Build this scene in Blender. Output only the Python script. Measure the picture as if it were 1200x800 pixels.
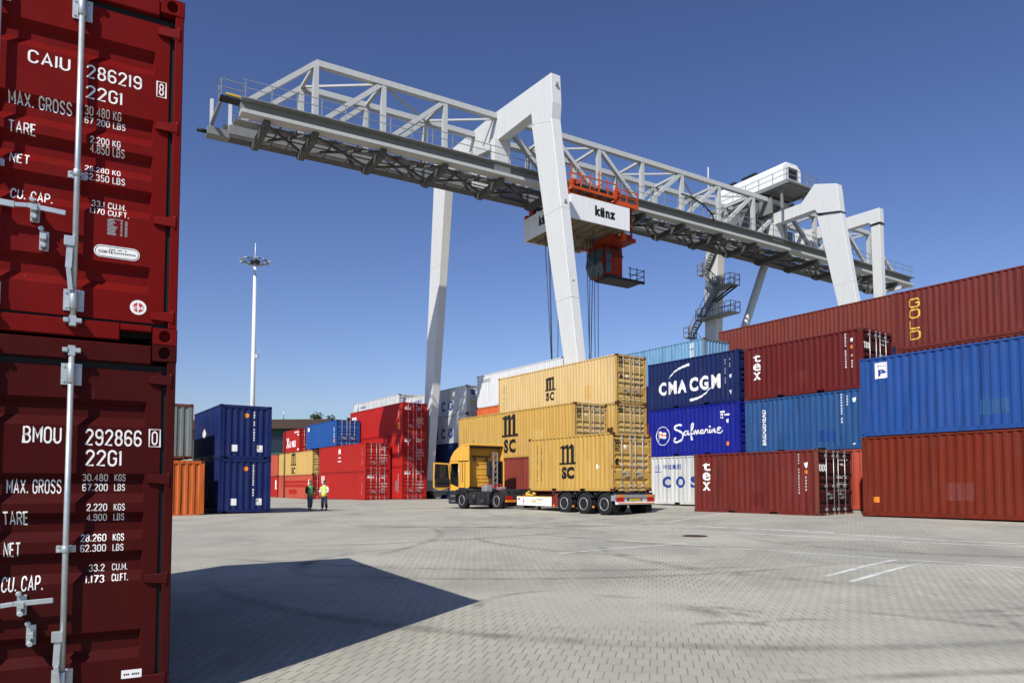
import bpy, bmesh, math, random
from mathutils import Vector, Matrix
random.seed(7)
S = bpy.context.scene
for o in list(bpy.data.objects):
    bpy.data.objects.remove(o, do_unlink=True)
COL = S.collection
R = math.radians

# ------------------------------------------------------------------ camera
CAM_H = 1.15
cam = bpy.data.cameras.new('Camera')
cam.sensor_width = 36.0
cam.lens = 848.2 / 1200 * 36
cam.shift_y = (526.3 - 400) / 1200
cam.clip_start = 0.05
cam.clip_end = 6000
camo = bpy.data.objects.new('Camera', cam)
COL.objects.link(camo)
camo.location = (0, 0, CAM_H)
camo.rotation_euler = (R(90 + 2.92), 0, 0)
S.camera = camo

# ------------------------------------------------------------------ light
SUN_EL = R(46.0)
SUN_DIR = Vector((0.41, 0.912, 0)).normalized()        # horizontal direction the light travels
w = bpy.data.worlds.new('World')
S.world = w
w.use_nodes = True
nt = w.node_tree
nt.nodes.clear()
out = nt.nodes.new('ShaderNodeOutputWorld')
bg = nt.nodes.new('ShaderNodeBackground')
sky = nt.nodes.new('ShaderNodeTexSky')
sky.sky_type = 'NISHITA'
sky.sun_disc = False
sky.sun_elevation = SUN_EL
sky.sun_rotation = math.atan2(-SUN_DIR.x, -SUN_DIR.y)
sky.altitude = 0
sky.air_density = 1.1
sky.dust_density = 1.2
sky.ozone_density = 4.0
bg.inputs['Strength'].default_value = 0.073
def skymix(mode, col_):
    n = nt.nodes.new('ShaderNodeMix'); n.data_type = 'RGBA'; n.blend_type = mode; n.clamp_factor = True
    n.inputs[0].default_value = 1.0; n.inputs[7].default_value = (*col_, 1)
    return n
norm = skymix('DIVIDE', (1.35, 2.3, 4.6)); cap = skymix('DARKEN', (2.5, 2.3, 1.8)); tint = skymix('MULTIPLY', (1.30, 2.30, 6.5))
gam = nt.nodes.new('ShaderNodeGamma'); gam.inputs[1].default_value = 1.4
nt.links.new(sky.outputs[0], norm.inputs[6]); nt.links.new(norm.outputs[2], cap.inputs[6])
nt.links.new(cap.outputs[2], gam.inputs[0]); nt.links.new(gam.outputs[0], tint.inputs[6])
nt.links.new(tint.outputs[2], bg.inputs['Color'])
nt.links.new(bg.outputs[0], out.inputs['Surface'])
sl = bpy.data.lights.new('Sun', 'SUN')
sl.energy = 5.0
sl.angle = R(0.5)
sl.color = (1.0, 0.95, 0.87)
so = bpy.data.objects.new('Sun', sl)
COL.objects.link(so)
d = Vector((SUN_DIR.x * math.cos(SUN_EL), SUN_DIR.y * math.cos(SUN_EL), -math.sin(SUN_EL)))
so.rotation_euler = d.to_track_quat('-Z', 'Y').to_euler()
so.location = (-20, -40, 60)
S.view_settings.view_transform = 'Standard'
S.view_settings.look = 'None'
S.view_settings.gamma = 1
S.view_settings.exposure = 0.2
S.view_settings.use_curve_mapping = False

# ------------------------------------------------------------------ helpers
def tag(o, label=None, cat=None, group=None, kind=None):
    if label: o['label'] = label
    if cat: o['category'] = cat
    if group: o['group'] = group
    if kind: o['kind'] = kind
    return o

def thing(name, label, cat, loc=(0, 0, 0), rz=0.0, group=None):
    o = bpy.data.objects.new(name, None)
    o.empty_display_size = 0.3
    COL.objects.link(o)
    o.location = loc
    o.rotation_euler = (0, 0, rz)
    return tag(o, label, cat, group)

def put(name, mesh, mat, parent=None, loc=(0, 0, 0)):
    """links a mesh (possibly shared) as one object with its own material"""
    o = bpy.data.objects.new(name, mesh)
    COL.objects.link(o)
    o.location = loc
    if parent: o.parent = parent
    if mat:
        if len(mesh.materials) == 0:
            mesh.materials.append(mat)
        else:
            o.material_slots[0].link = 'OBJECT'
            o.material_slots[0].material = mat
    return o

class MB:
    def __init__(s): s.bm = bmesh.new()
    def face(s, pts):
        vs = [s.bm.verts.new(p) for p in pts]
        return s.bm.faces.new(vs)
    def hexa(s, p):
        """8 points: bottom 4 ccw, top 4 ccw"""
        v = [s.bm.verts.new(q) for q in p]
        for f in ((3, 2, 1, 0), (4, 5, 6, 7), (0, 1, 5, 4), (1, 2, 6, 5), (2, 3, 7, 6), (3, 0, 4, 7)):
            s.bm.faces.new([v[i] for i in f])
    def box(s, a, b):
        (x0, y0, z0), (x1, y1, z1) = a, b
        s.hexa([(x0, y0, z0), (x1, y0, z0), (x1, y1, z0), (x0, y1, z0), (x0, y0, z1), (x1, y0, z1), (x1, y1, z1), (x0, y1, z1)])
    def beam(s, p0, p1, w, h, up=(0, 0, 1)):
        p0, p1 = Vector(p0), Vector(p1)
        dx = (p1 - p0).normalized()
        u = Vector(up)
        if abs(dx.dot(u)) > 0.98: u = Vector((1, 0, 0))
        sx = dx.cross(u).normalized() * (w / 2)
        sz = sx.cross(dx).normalized() * (h / 2)
        s.hexa([p0 - sx - sz, p0 + sx - sz, p0 + sx + sz, p0 - sx + sz, p1 - sx - sz, p1 + sx - sz, p1 + sx + sz, p1 - sx + sz])
    def tube(s, p0, p1, r, n=10, r1=None, cap=True):
        p0, p1 = Vector(p0), Vector(p1)
        r1 = r if r1 is None else r1
        dx = (p1 - p0).normalized()
        u = Vector((0, 0, 1)) if abs(dx.z) < 0.95 else Vector((1, 0, 0))
        a = dx.cross(u).normalized(); b = dx.cross(a)
        r0l = [s.bm.verts.new(p0 + (a * math.cos(t) + b * math.sin(t)) * r) for t in (2 * math.pi * i / n for i in range(n))]
        r1l = [s.bm.verts.new(p1 + (a * math.cos(t) + b * math.sin(t)) * r1) for t in (2 * math.pi * i / n for i in range(n))]
        for i in range(n):
            f = s.bm.faces.new([r0l[i], r0l[(i + 1) % n], r1l[(i + 1) % n], r1l[i]]); f.smooth = True
        if cap:
            s.bm.faces.new(r0l[::-1]); s.bm.faces.new(r1l)
    def pipe(s, pts, r, n=8):
        for a, b in zip(pts[:-1], pts[1:]): s.tube(a, b, r, n)
    def prism(s, poly, fn, d0, d1):
        """2-D polygon extruded between depths d0 and d1; fn(a, b, d) -> point"""
        lo = [s.bm.verts.new(fn(a, b, d0)) for a, b in poly]
        hi = [s.bm.verts.new(fn(a, b, d1)) for a, b in poly]
        n = len(poly)
        s.bm.faces.new(lo[::-1]); s.bm.faces.new(hi)
        for i in range(n):
            s.bm.faces.new([lo[i], lo[(i + 1) % n], hi[(i + 1) % n], hi[i]])
    def lathe(s, prof, c, axis='y', n=28):
        """profile [(offset along axis, radius)] turned about an axis through c"""
        rings = []
        for t, r in prof:
            ring = []
            for i in range(n):
                an = 2 * math.pi * i / n
                if axis == 'y': p = (c[0] + r * math.cos(an), c[1] + t, c[2] + r * math.sin(an))
                else: p = (c[0] + r * math.cos(an), c[1] + r * math.sin(an), c[2] + t)
                ring.append(s.bm.verts.new(p))
            rings.append(ring)
        for a, b in zip(rings[:-1], rings[1:]):
            for i in range(n):
                f = s.bm.faces.new([a[i], a[(i + 1) % n], b[(i + 1) % n], b[i]]); f.smooth = True
        s.bm.faces.new(rings[0][::-1]); s.bm.faces.new(rings[-1])
    def mesh(s, name, bevel=0.0, recalc=True):
        if recalc: bmesh.ops.recalc_face_normals(s.bm, faces=s.bm.faces)
        if bevel:
            es = [e for e in s.bm.edges if len(e.link_faces) == 2 and e.calc_face_angle(0) > 0.6]
            bmesh.ops.bevel(s.bm, geom=es, offset=bevel, segments=1, affect='EDGES', clamp_overlap=True)
        m = bpy.data.meshes.new(name)
        s.bm.to_mesh(m); s.bm.free()
        return m
    def build(s, name, mat, parent=None, bevel=0.0, recalc=True):
        return put(name, s.mesh(name, bevel, recalc), mat, parent)

# ------------------------------------------------------------------ materials
def newmat(name):
    m = bpy.data.materials.new(name)
    m.use_nodes = True
    t = m.node_tree
    return m, t, t.nodes['Principled BSDF']

def mixc(t, fac, a, b, mode='MIX'):
    n = t.nodes.new('ShaderNodeMix'); n.data_type = 'RGBA'; n.blend_type = mode
    for sock, v in ((n.inputs[0], fac), (n.inputs[6], a), (n.inputs[7], b)):
        if hasattr(v, 'node'): t.links.new(v, sock)
        elif isinstance(v, (int, float)): sock.default_value = v
        else: sock.default_value = (*v, 1)
    return n.outputs[2]

def noise(t, vec, scale, detail=3, rough=0.55):
    n = t.nodes.new('ShaderNodeTexNoise')
    n.inputs['Scale'].default_value = scale; n.inputs['Detail'].default_value = detail
    n.inputs['Roughness'].default_value = rough
    t.links.new(vec, n.inputs['Vector'])
    return n.outputs['Fac']

def ramp(t, fac, a, b, va=0.0, vb=1.0):
    n = t.nodes.new('ShaderNodeMapRange')
    n.inputs['From Min'].default_value = a; n.inputs['From Max'].default_value = b
    n.inputs['To Min'].default_value = va; n.inputs['To Max'].default_value = vb
    t.links.new(fac, n.inputs['Value'])
    return n.outputs['Result']

def coords(t, scale=(1, 1, 1), loc=(0, 0, 0), kind='Object', rot=(0, 0, 0)):
    c = t.nodes.new('ShaderNodeTexCoord'); m = t.nodes.new('ShaderNodeMapping')
    m.inputs['Scale'].default_value = scale; m.inputs['Location'].default_value = loc
    m.inputs['Rotation'].default_value = rot
    t.links.new(c.outputs[kind], m.inputs['Vector'])
    return m.outputs['Vector']

_pc = [0]
def paint(name, col, rough=0.5, rust=0.25, dirt=0.3, fade=0.2, bump=0.25, spec=0.12):
    """weathered sheet-steel paint: faded patches, vertical streaks, spots of rust, slight dents"""
    m, t, p = newmat(name)
    _pc[0] += 1
    k = _pc[0] * 3.7
    v = coords(t, (1, 1, 1), (k, k * 1.3, k * 0.7))
    vs = coords(t, (7, 7, 0.35), (k, k, k * 0.3))
    big = noise(t, v, 0.9, 4)
    fadec = tuple(min(1, c * 0.86 + 0.10 * sum(col) / 3 + 0.010) for c in col)
    c1 = mixc(t, ramp(t, big, 0.35, 0.72, 0, min(1, fade * 2.6)), col, fadec)
    st = noise(t, vs, 1.0, 4, 0.6)
    c2 = mixc(t, ramp(t, st, 0.46, 0.72, 0, min(1, dirt * 2.2)), c1, tuple(c * 0.42 + 0.006 for c in col))
    fine = noise(t, v, 6.5, 6, 0.68)
    # long rust runs, pale scuffs, then spots of bare rust
    run = noise(t, coords(t, (9, 9, 0.5), (k * 2, k, k)), 1.0, 5, 0.62)
    patch = noise(t, v, 0.55, 3, 0.5)
    m1 = t.nodes.new('ShaderNodeMath'); m1.operation = 'MULTIPLY'
    t.links.new(ramp(t, run, 0.58, 0.72, 0, 1), m1.inputs[0]); t.links.new(ramp(t, patch, 0.5, 0.68, 0, min(0.75, rust * 1.6)), m1.inputs[1])
    c2b = mixc(t, m1.outputs[0], c2, (0.15, 0.065, 0.03))
    sc = noise(t, coords(t, (22, 22, 0.9), (k, k * 3, k)), 1.0, 4, 0.6)
    c2c = mixc(t, ramp(t, sc, 0.70, 0.76, 0, min(0.6, fade * 2.4)), c2b, tuple(min(1, q * 0.7 + 0.14) for q in col))
    sp = ramp(t, fine, 0.70 - 0.11 * rust, 0.76 - 0.09 * rust, 0, min(1, 0.3 + rust))
    c3 = mixc(t, sp, c2c, (0.13, 0.05, 0.022))
    t.links.new(c3, p.inputs['Base Color'])
    t.links.new(ramp(t, fine, 0.3, 0.8, rough - 0.08, rough + 0.2), p.inputs['Roughness'])
    p.inputs['Specular IOR Level'].default_value = spec
    b = t.nodes.new('ShaderNodeBump')
    b.inputs['Strength'].default_value = bump; b.inputs['Distance'].default_value = 0.035
    t.links.new(noise(t, v, 1.8, 3), b.inputs['Height'])
    t.links.new(b.outputs['Normal'], p.inputs['Normal'])
    return m

def plain(name, col, rough=0.5, metal=0.0, var=0.15, scale=6.0):
    m, t, p = newmat(name)
    v = coords(t)
    n = noise(t, v, scale, 4)
    c = mixc(t, ramp(t, n, 0.3, 0.75, 0, 1), col, tuple(max(0, q * (1 - var)) for q in col))
    t.links.new(c, p.inputs['Base Color'])
    p.inputs['Roughness'].default_value = rough
    p.inputs['Metallic'].default_value = metal
    p.inputs['Specular IOR Level'].default_value = 0.5 if metal > 0.2 else 0.2
    return m

def glassy(name, col=(0.01, 0.013, 0.016)):
    m, t, p = newmat(name)
    v = coords(t)
    c = mixc(t, ramp(t, noise(t, v, 2.0), 0.3, 0.7), col, tuple(q * 1.6 for q in col))
    t.links.new(c, p.inputs['Base Color'])
    p.inputs['Roughness'].default_value = 0.08
    return m

M = {}
M['msc'] = paint('msc_yellow_paint', (0.5336, 0.345, 0.0966), 0.5, 0.35, 0.17, 0.3)
M['msc2'] = paint('msc_deep_yellow_paint', (0.506, 0.3036, 0.069), 0.5, 0.35, 0.17, 0.25)
M['msc3'] = paint('msc_pale_yellow_paint', (0.5888, 0.4232, 0.184), 0.5, 0.4, 0.17, 0.3)
M['nsred'] = paint('bright_red_door_paint', (0.135, 0.0052, 0.0045), 0.38, 0.0, 0.15, 0.06, 0.1, 0.05)
M['nsdark'] = paint('oxide_red_door_paint', (0.047, 0.0045, 0.0042), 0.4, 0.0, 0.2, 0.08, 0.1, 0.05)
M['tex'] = paint('tex_oxide_paint', (0.1406, 0.01924, 0.01406), 0.5, 0.45, 0.4, 0.25)
M['tex2'] = paint('tex_wine_paint', (0.1147, 0.01258, 0.01184), 0.48, 0.15, 0.3, 0.15)
M['r1'] = paint('rust_red_paint', (0.148, 0.01924, 0.0074), 0.5, 0.2, 0.3, 0.15)
M['bluep'] = paint('royal_blue_paint', (0.01628, 0.0629, 0.2368), 0.5, 0.15, 0.3, 0.2)
M['b2'] = paint('mid_blue_paint', (0.0222, 0.0814, 0.222), 0.5, 0.3, 0.4, 0.25)
M['navy'] = paint('navy_paint', (0.00888, 0.01924, 0.0851), 0.5, 0.3, 0.4, 0.2)
M['saf'] = paint('ultramarine_paint', (0.00888, 0.0148, 0.222), 0.45, 0.12, 0.25, 0.15)
M['cosco'] = paint('pale_grey_paint', (0.552, 0.5612, 0.5428), 0.5, 0.35, 0.35, 0.1)
M['gold'] = paint('brick_red_paint', (0.1739, 0.03552, 0.02442), 0.5, 0.2, 0.35, 0.2)
M['gold2'] = paint('maroon_paint', (0.148, 0.02664, 0.02072), 0.5, 0.15, 0.3, 0.2)
M['ltblue'] = paint('sky_blue_paint', (0.165, 0.33, 0.50), 0.5, 0.3, 0.35, 0.2)
M['rf'] = paint('signal_red_paint', (0.37, 0.01628, 0.01184), 0.45, 0.05, 0.2, 0.12)
M['rb'] = paint('scarlet_paint', (0.3848, 0.0148, 0.01184), 0.45, 0.05, 0.2, 0.1)
M['salmon'] = paint('faded_red_paint', (0.4588, 0.074, 0.037), 0.5, 0.1, 0.25, 0.35)
M['bs'] = paint('ink_blue_paint', (0.009091, 0.01948, 0.0974), 0.5, 0.35, 0.4, 0.25)
M['orange'] = paint('orange_paint', (0.51, 0.1148, 0.02125), 0.5, 0.4, 0.45, 0.2)
M['grey'] = paint('grey_green_paint', (0.1615, 0.187, 0.1785), 0.5, 0.5, 0.4, 0.2)
M['reefer'] = paint('white_paint', (0.60, 0.605, 0.60), 0.45, 0.2, 0.15, 0.05)
M['orange2'] = paint('vermilion_paint', (0.595, 0.119, 0.034), 0.5, 0.1, 0.2, 0.1)
M['brick'] = paint('brown_red_paint', (0.222, 0.0407, 0.0259), 0.5, 0.2, 0.3, 0.2)
M['farblue'] = paint('cobalt_paint', (0.0148, 0.074, 0.2664), 0.5, 0.1, 0.2, 0.15)
M['mscpost'] = paint('msc_rusty_post_paint', (0.50, 0.30, 0.08), 0.55, 0.85, 0.5, 0.2)
M['texpost'] = paint('tex_rusty_post_paint', (0.16, 0.045, 0.028), 0.55, 0.8, 0.5, 0.2)
M['casting'] = paint('casting_rusty_paint', (0.128, 0.04, 0.024), 0.6, 0.9, 0.5, 0.3)
M['galv'] = plain('galvanised_steel', (0.50, 0.54, 0.55), 0.42, 0.55, 0.25, 14)
M['rodpaint'] = plain('rod_grey', (0.55, 0.53, 0.48), 0.5, 0.2, 0.3, 8)
M['rubber'] = plain('black_rubber', (0.012, 0.013, 0.014), 0.6, 0, 0.3, 9)
M['black'] = plain('black_lettering', (0.013, 0.012, 0.011), 0.55)
M['white'] = plain('white_lettering', (0.80, 0.80, 0.77), 0.5, 0, 0.12, 9)
M['cream'] = plain('cream_lettering', (0.72, 0.70, 0.60), 0.5)
M['lblue'] = plain('blue_lettering', (0.02, 0.05, 0.26), 0.5)
M['lorange'] = plain('orange_sticker', (0.75, 0.22, 0.03), 0.5)
M['lyellow'] = plain('yellow_lettering', (0.72, 0.46, 0.06), 0.5)
M['lred'] = plain('red_sticker', (0.5, 0.03, 0.03), 0.5)
M['lgrey'] = plain('grey_sticker', (0.35, 0.36, 0.38), 0.5)
M['dark'] = plain('dark_steel', (0.022, 0.022, 0.024), 0.55, 0, 0.4, 6)
M['landing'] = plain('landing_grey', (0.24, 0.245, 0.25), 0.55, 0.1, 0.4, 5)
M['crane'] = paint('crane_grey_white_paint', (0.56, 0.57, 0.555), 0.42, 0.05, 0.07, 0.01, 0.05)
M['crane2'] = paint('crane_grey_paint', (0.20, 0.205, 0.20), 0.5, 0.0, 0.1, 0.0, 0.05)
M['crane3'] = paint('crane_mid_grey_paint', (0.42, 0.425, 0.40), 0.5, 0.0, 0.1, 0.0, 0.05)
M['crane4'] = paint('crane_truss_grey_paint', (0.43, 0.442, 0.425), 0.45, 0.04, 0.08, 0.01, 0.05)
M['texdoor'] = paint('dark_maroon_door_paint', (0.05, 0.008, 0.008), 0.5, 0.1, 0.3, 0.1)
M['grate'] = plain('galvanised_grating', (0.27, 0.28, 0.28), 0.6, 0.2, 0.3, 3)
M['cwhite'] = paint('cowling_white_paint', (0.72, 0.729, 0.72), 0.4, 0.0, 0.1, 0.0, 0.05)
M['corange'] = paint('trolley_orange_paint', (0.496, 0.072, 0.016), 0.45, 0.0, 0.2, 0.05, 0.05)
M['cabred'] = paint('cabin_red_paint', (0.30, 0.032, 0.012), 0.5, 0.0, 0.3, 0.05, 0.05)
M['glass'] = glassy('tinted_glass')
M['cabglass'] = glassy('cab_glass', (0.03, 0.07, 0.09))
M['rimdark'] = plain('rim_disc', (0.09, 0.09, 0.092), 0.5, 0.3, 0.3, 12)
M['cunder'] = plain('crane_underside_shade_grey', (0.10, 0.098, 0.092), 0.65, 0, 0.4, 1.5)  # dark grey paints in the shade under the girder
M['rope'] = plain('steel_rope', (0.04, 0.045, 0.055), 0.6)
M['truck'] = paint('truck_yellow_paint', (0.72, 0.385, 0.06), 0.3, 0.0, 0.06, 0.0, 0.02)
M['tyre'] = plain('tyre_rubber', (0.018, 0.018, 0.019), 0.75, 0, 0.3, 10)
M['alu'] = plain('rim_metal', (0.34, 0.345, 0.35), 0.45, 0.5, 0.2, 12)
M['chassis'] = plain('chassis_black', (0.03, 0.031, 0.033), 0.5, 0, 0.35, 6)
M['redframe'] = plain('trailer_red', (0.20, 0.03, 0.025), 0.5, 0, 0.3, 6)
M['tail'] = plain('tail_lamp_red', (0.45, 0.015, 0.012), 0.25)
M['plate'] = plain('plate_yellow', (0.55, 0.36, 0.04), 0.4)
M['skin'] = plain('skin', (0.35, 0.19, 0.13), 0.55)
M['vest'] = plain('hi_vis_yellow', (0.62, 0.75, 0.10), 0.7)
M['vestg'] = plain('hi_vis_green', (0.10, 0.42, 0.10), 0.7)
M['shirtw'] = plain('white_shirt', (0.7, 0.7, 0.68), 0.8)
M['jacket'] = plain('black_jacket', (0.018, 0.016, 0.016), 0.8)
M['jeans'] = plain('blue_jeans', (0.035, 0.05, 0.09), 0.85)
M['jeansg'] = plain('grey_jeans', (0.13, 0.15, 0.18), 0.85)
M['hair'] = plain('dark_hair', (0.02, 0.012, 0.008), 0.7)
M['boots'] = plain('black_boots', (0.015, 0.014, 0.013), 0.5)
M['mast'] = plain('mast_white', (0.75, 0.76, 0.76), 0.4, 0.1)

# ------------------------------------------------------------------ ground
ANCH = [(-2.5, 5.3, -.42), (0, 6, -.42), (-.5, 9.5, -.38), (5, 7.5, -.40), (-8, 8, -.42), (4.4, 31.5, -.14), (-3.5, 42, -.14), (11.7, 27.8, 0),
        (8.2, 32.7, .02), (19.9, 16.7, .07), (13, 26.7, .05), (11.2, 35.5, .18), (8, 41, .18), (15, 30.5, .15), (-13.9, 34.4, -.12),
        (-14.4, 33.7, -.22), (-10.5, 41, -.2), (-13, 64.6, -.1), (-9.8, 64.4, 0), (-21, 76.5, -.2), (6, 42, 0.0), (3.4, 39.6, 0.0), (1, 22, -.2), (8, 15, -.25), (-6, 22, -.28), (19.5, 32.4, .1)]
def gz(x, y):
    a = b = 0.0
    for X, Y, z in ANCH:
        d2 = (x - X) ** 2 + (y - Y) ** 2
        wg = 1.0 / (d2 + 5.0) ** 1.7
        a += wg * z; b += wg
    r = math.hypot(x, y - 30)
    k = max(0.0, min(1.0, (r - 70) / 80))
    return (a / b) * (1 - k) - 0.1 * k

def ground_material():
    m, t, p = newmat('grey_block_paving')
    v0 = coords(t, rot=(0, 0, R(11.2)))
    stretch = t.nodes.new('ShaderNodeMapping'); stretch.inputs['Scale'].default_value = (1.0, 2.2, 1.0)
    t.links.new(v0, stretch.inputs['Vector']); v = stretch.outputs['Vector']
    br = t.nodes.new('ShaderNodeTexBrick')
    br.offset = 0.5
    br.inputs['Scale'].default_value = 1.0
    br.inputs['Brick Width'].default_value = 0.125
    br.inputs['Row Height'].default_value = 0.25 * 2.2
    br.inputs['Mortar Size'].default_value = 0.0075
    br.inputs['Mortar Smooth'].default_value = 0.35
    br.inputs['Bias'].default_value = 0.0
    br.inputs['Color1'].default_value = (0.355, 0.343, 0.276, 1)
    br.inputs['Color2'].default_value = (0.415, 0.40, 0.322, 1)
    br.inputs['Mortar'].default_value = (0.095, 0.09, 0.078, 1)
    t.links.new(v, br.inputs['Vector'])
    vo = coords(t)
    big = noise(t, vo, 0.16, 5, 0.6)
    c1 = mixc(t, ramp(t, big, 0.35, 0.62, 0, 0.85), br.outputs['Color'], (0.275, 0.268, 0.222))
    mid = noise(t, coords(t, (1.0, 0.35, 1.0), rot=(0, 0, R(-35))), 0.55, 5, 0.62)
    c2 = mixc(t, ramp(t, mid, 0.47, 0.70, 0, 0.7), c1, (0.20, 0.195, 0.164))
    light = noise(t, coords(t, (0.4, 1.0, 1.0), (9, 4, 0)), 0.33, 4, 0.6)
    c3 = mixc(t, ramp(t, light, 0.5, 0.72, 0, 0.6), c2, (0.46, 0.444, 0.362))
    spot = noise(t, vo, 2.3, 5, 0.7)
    c4 = mixc(t, ramp(t, spot, 0.60, 0.74, 0, 0.5), c3, (0.16, 0.154, 0.135))
    # grit, and fine drag lines swept along the driving direction
    fine = noise(t, vo, 38, 3, 0.6)
    c5 = mixc(t, ramp(t, fine, 0.3, 0.75, 0.0, 0.28), c4, (0.27, 0.262, 0.236))
    t.links.new(c5, p.inputs['Base Color'])
    p.inputs['Roughness'].default_value = 0.85
    p.inputs['Specular IOR Level'].default_value = 0.25
    b = t.nodes.new('ShaderNodeBump'); b.inputs['Strength'].default_value = 0.35; b.inputs['Distance'].default_value = 0.0075
    inv = t.nodes.new('ShaderNodeMath'); inv.operation = 'MULTIPLY_ADD'
    t.links.new(br.outputs['Fac'], inv.inputs[0]); inv.inputs[1].default_value = -1.0; t.links.new(fine, inv.inputs[2])
    t.links.new(inv.outputs[0], b.inputs['Height'])
    t.links.new(b.outputs['Normal'], p.inputs['Normal'])
    return m

def axis(lims):
    r = []
    for a, b, st in lims:
        n = max(1, int(round((b - a) / st)))
        r += [a + (b - a) * i / n for i in range(n)]
    return r + [lims[-1][1]]
gx = axis([(-2500, -300, 550), (-300, -60, 40), (-60, -25, 5), (-25, 40, 1.0), (40, 70, 5), (70, 310, 40), (310, 2510, 550)])
gy = axis([(-1500, -60, 360), (-60, -5, 6), (-5, 60, 1.0), (60, 110, 2.5), (110, 310, 40), (310, 3010, 450)])
bm = bmesh.new()
grid = [[bm.verts.new((x, y, gz(x, y))) for x in gx] for y in gy]
for j in range(len(gy) - 1):
    for i in range(len(gx) - 1):
        f = bm.faces.new([grid[j][i], grid[j][i + 1], grid[j + 1][i + 1], grid[j + 1][i]]); f.smooth = True
gm = bpy.data.meshes.new('ground'); bm.to_mesh(gm); bm.free()
tag(put('ground', gm, ground_material()), kind='structure')

def gsurf(x, y):
    i, j = math.floor(x), math.floor(y); fx, fy = x - i, y - j
    return (gz(i, j) * (1 - fx) + gz(i + 1, j) * fx) * (1 - fy) + (gz(i, j + 1) * (1 - fx) + gz(i + 1, j + 1) * fx) * fy

def strip(name, pts, width, mat, lift=0.005, step=0.4, taper=False):
    """a flat band laid on the ground along a polyline"""
    P = [Vector((x, y, 0)) for x, y in pts]
    L = []
    for a, b in zip(P[:-1], P[1:]):
        n = max(1, int((b - a).length / step))
        L += [a.lerp(b, i / n) for i in range(n)]
    L.append(P[-1])
    mb = MB(); prev = None; lay = {}
    for i, c in enumerate(L):
        dv = (L[min(i + 1, len(L) - 1)] - L[max(i - 1, 0)]).normalized()
        s = Vector((-dv.y, dv.x, 0)) * (width / 2)
        if taper: s *= max(0.12, math.sin(math.pi * (i + 0.5) / len(L))) ** 0.5
        a, b = c - s, c + s
        row = [a.lerp(b, j / 4) for j in range(5)] if taper else [a, b]
        cur = [mb.bm.verts.new((p.x, p.y, gsurf(p.x, p.y) + lift)) for p in row]
        ends = min(1.0, 4.0 * min(i, len(L) - 1 - i) / len(L))
        for j, v_ in enumerate(cur): lay[v_] = (0.0, 0.7, 1.0, 0.7, 0.0)[j] * ends if taper else 1.0
        if prev:
            for j in range(len(cur) - 1): mb.bm.faces.new([prev[j], cur[j], cur[j + 1], prev[j + 1]])
        prev = cur
    mb.bm.verts.index_update()
    wear = [lay[v_] for v_ in mb.bm.verts]
    o = mb.build(name, mat)
    at = o.data.attributes.new('wear', 'FLOAT', 'POINT')
    for i, q in enumerate(wear): at.data[i].value = q
    return tag(o, kind='structure')

def worn(name, col, lo, hi, mx, scale=3.0, soft=False):
    """thin worn layer: a coat that has come off in patches and shows the paving below"""
    m, t, p = newmat(name)
    v = coords(t)
    p.inputs['Base Color'].default_value = (*col, 1)
    p.inputs['Roughness'].default_value = 0.8
    tr = t.nodes.new('ShaderNodeBsdfTransparent'); mx_ = t.nodes.new('ShaderNodeMixShader')
    fac = ramp(t, noise(t, v, scale, 6, 0.7), lo, hi, 0, mx)
    if soft:
        at = t.nodes.new('ShaderNodeAttribute'); at.attribute_name = 'wear'
        m_ = t.nodes.new('ShaderNodeMath'); m_.operation = 'MULTIPLY'
        t.links.new(fac, m_.inputs[0]); t.links.new(at.outputs['Fac'], m_.inputs[1]); fac = m_.outputs[0]
    t.links.new(fac, mx_.inputs[0])
    t.links.new(tr.outputs[0], mx_.inputs[1]); t.links.new(p.outputs[0], mx_.inputs[2])
    t.links.new(mx_.outputs[0], t.nodes['Material Output'].inputs['Surface'])
    return m
LINE = worn('worn_white_line_paint', (0.66, 0.66, 0.63), 0.30, 0.52, 0.8, 2.6)
SKID = worn('tyre_rubber_mark', (0.11, 0.108, 0.094), 0.34, 0.76, 0.50, 2.4, True)
OIL = worn('oil_stain', (0.06, 0.058, 0.052), 0.3, 0.75, 0.75, 2.5, True)

# ------------------------------------------------------------------ containers
W = 2.438
L20, L40, H8, H9 = 6.058, 12.192, 2.591, 2.896
PSI = 35.22

def corr_pts(a, b, pitch, depth, flat, slope):
    """trapezoid corrugation profile between a and b: list of (x, depth inward)"""
    n = max(1, int(round((b - a) / pitch)))
    k = (b - a) / (n * pitch)
    pts = [(a, 0.0)]
    x = a
    for i in range(n):
        x0 = a + i * pitch * k
        pts += [(x0 + flat * k * 0.5, 0.0), (x0 + (flat * 0.5 + slope) * k, depth), (x0 + (flat * 1.5 + slope) * k, depth), (x0 + (flat * 1.5 + 2 * slope) * k, 0.0)]
    pts.append((b, 0.0))
    return pts
def side_prof(L): return corr_pts(0.20, L - 0.20, 0.278, 0.036, 0.071, 0.068)
END_PROF = corr_pts(0.17, W - 0.17, 0.30, 0.045, 0.09, 0.06)
SIDE_Y = 0.016           # how far the outer crest lies behind the face of the posts
END_X = 0.020
DOOR_X = 0.045
GROOVES = [(2.18, 1.99), (1.66, 1.455), (1.39, 1.195), (1.12, .91), (.565, .365)]
GD = 0.044
def door_prof_pts():
    pts = [(0.155, 0.0)]
    for t, b in GROOVES[::-1]:
        pts += [(b, 0.0), (b + 0.066, GD), (t - 0.045, GD), (t, 0.0)]
    pts.append((2.40, 0.0))
    return pts
def lerp_prof(pts, x):
    if x <= pts[0][0]: return pts[0][1]
    for (a, da), (b, db) in zip(pts[:-1], pts[1:]):
        if x <= b: return da + (db - da) * (x - a) / (b - a) if b > a else db
    return pts[-1][1]

_mc = {}
def cached(key, fn):
    if key not in _mc: _mc[key] = fn()
    return _mc[key]

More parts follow.
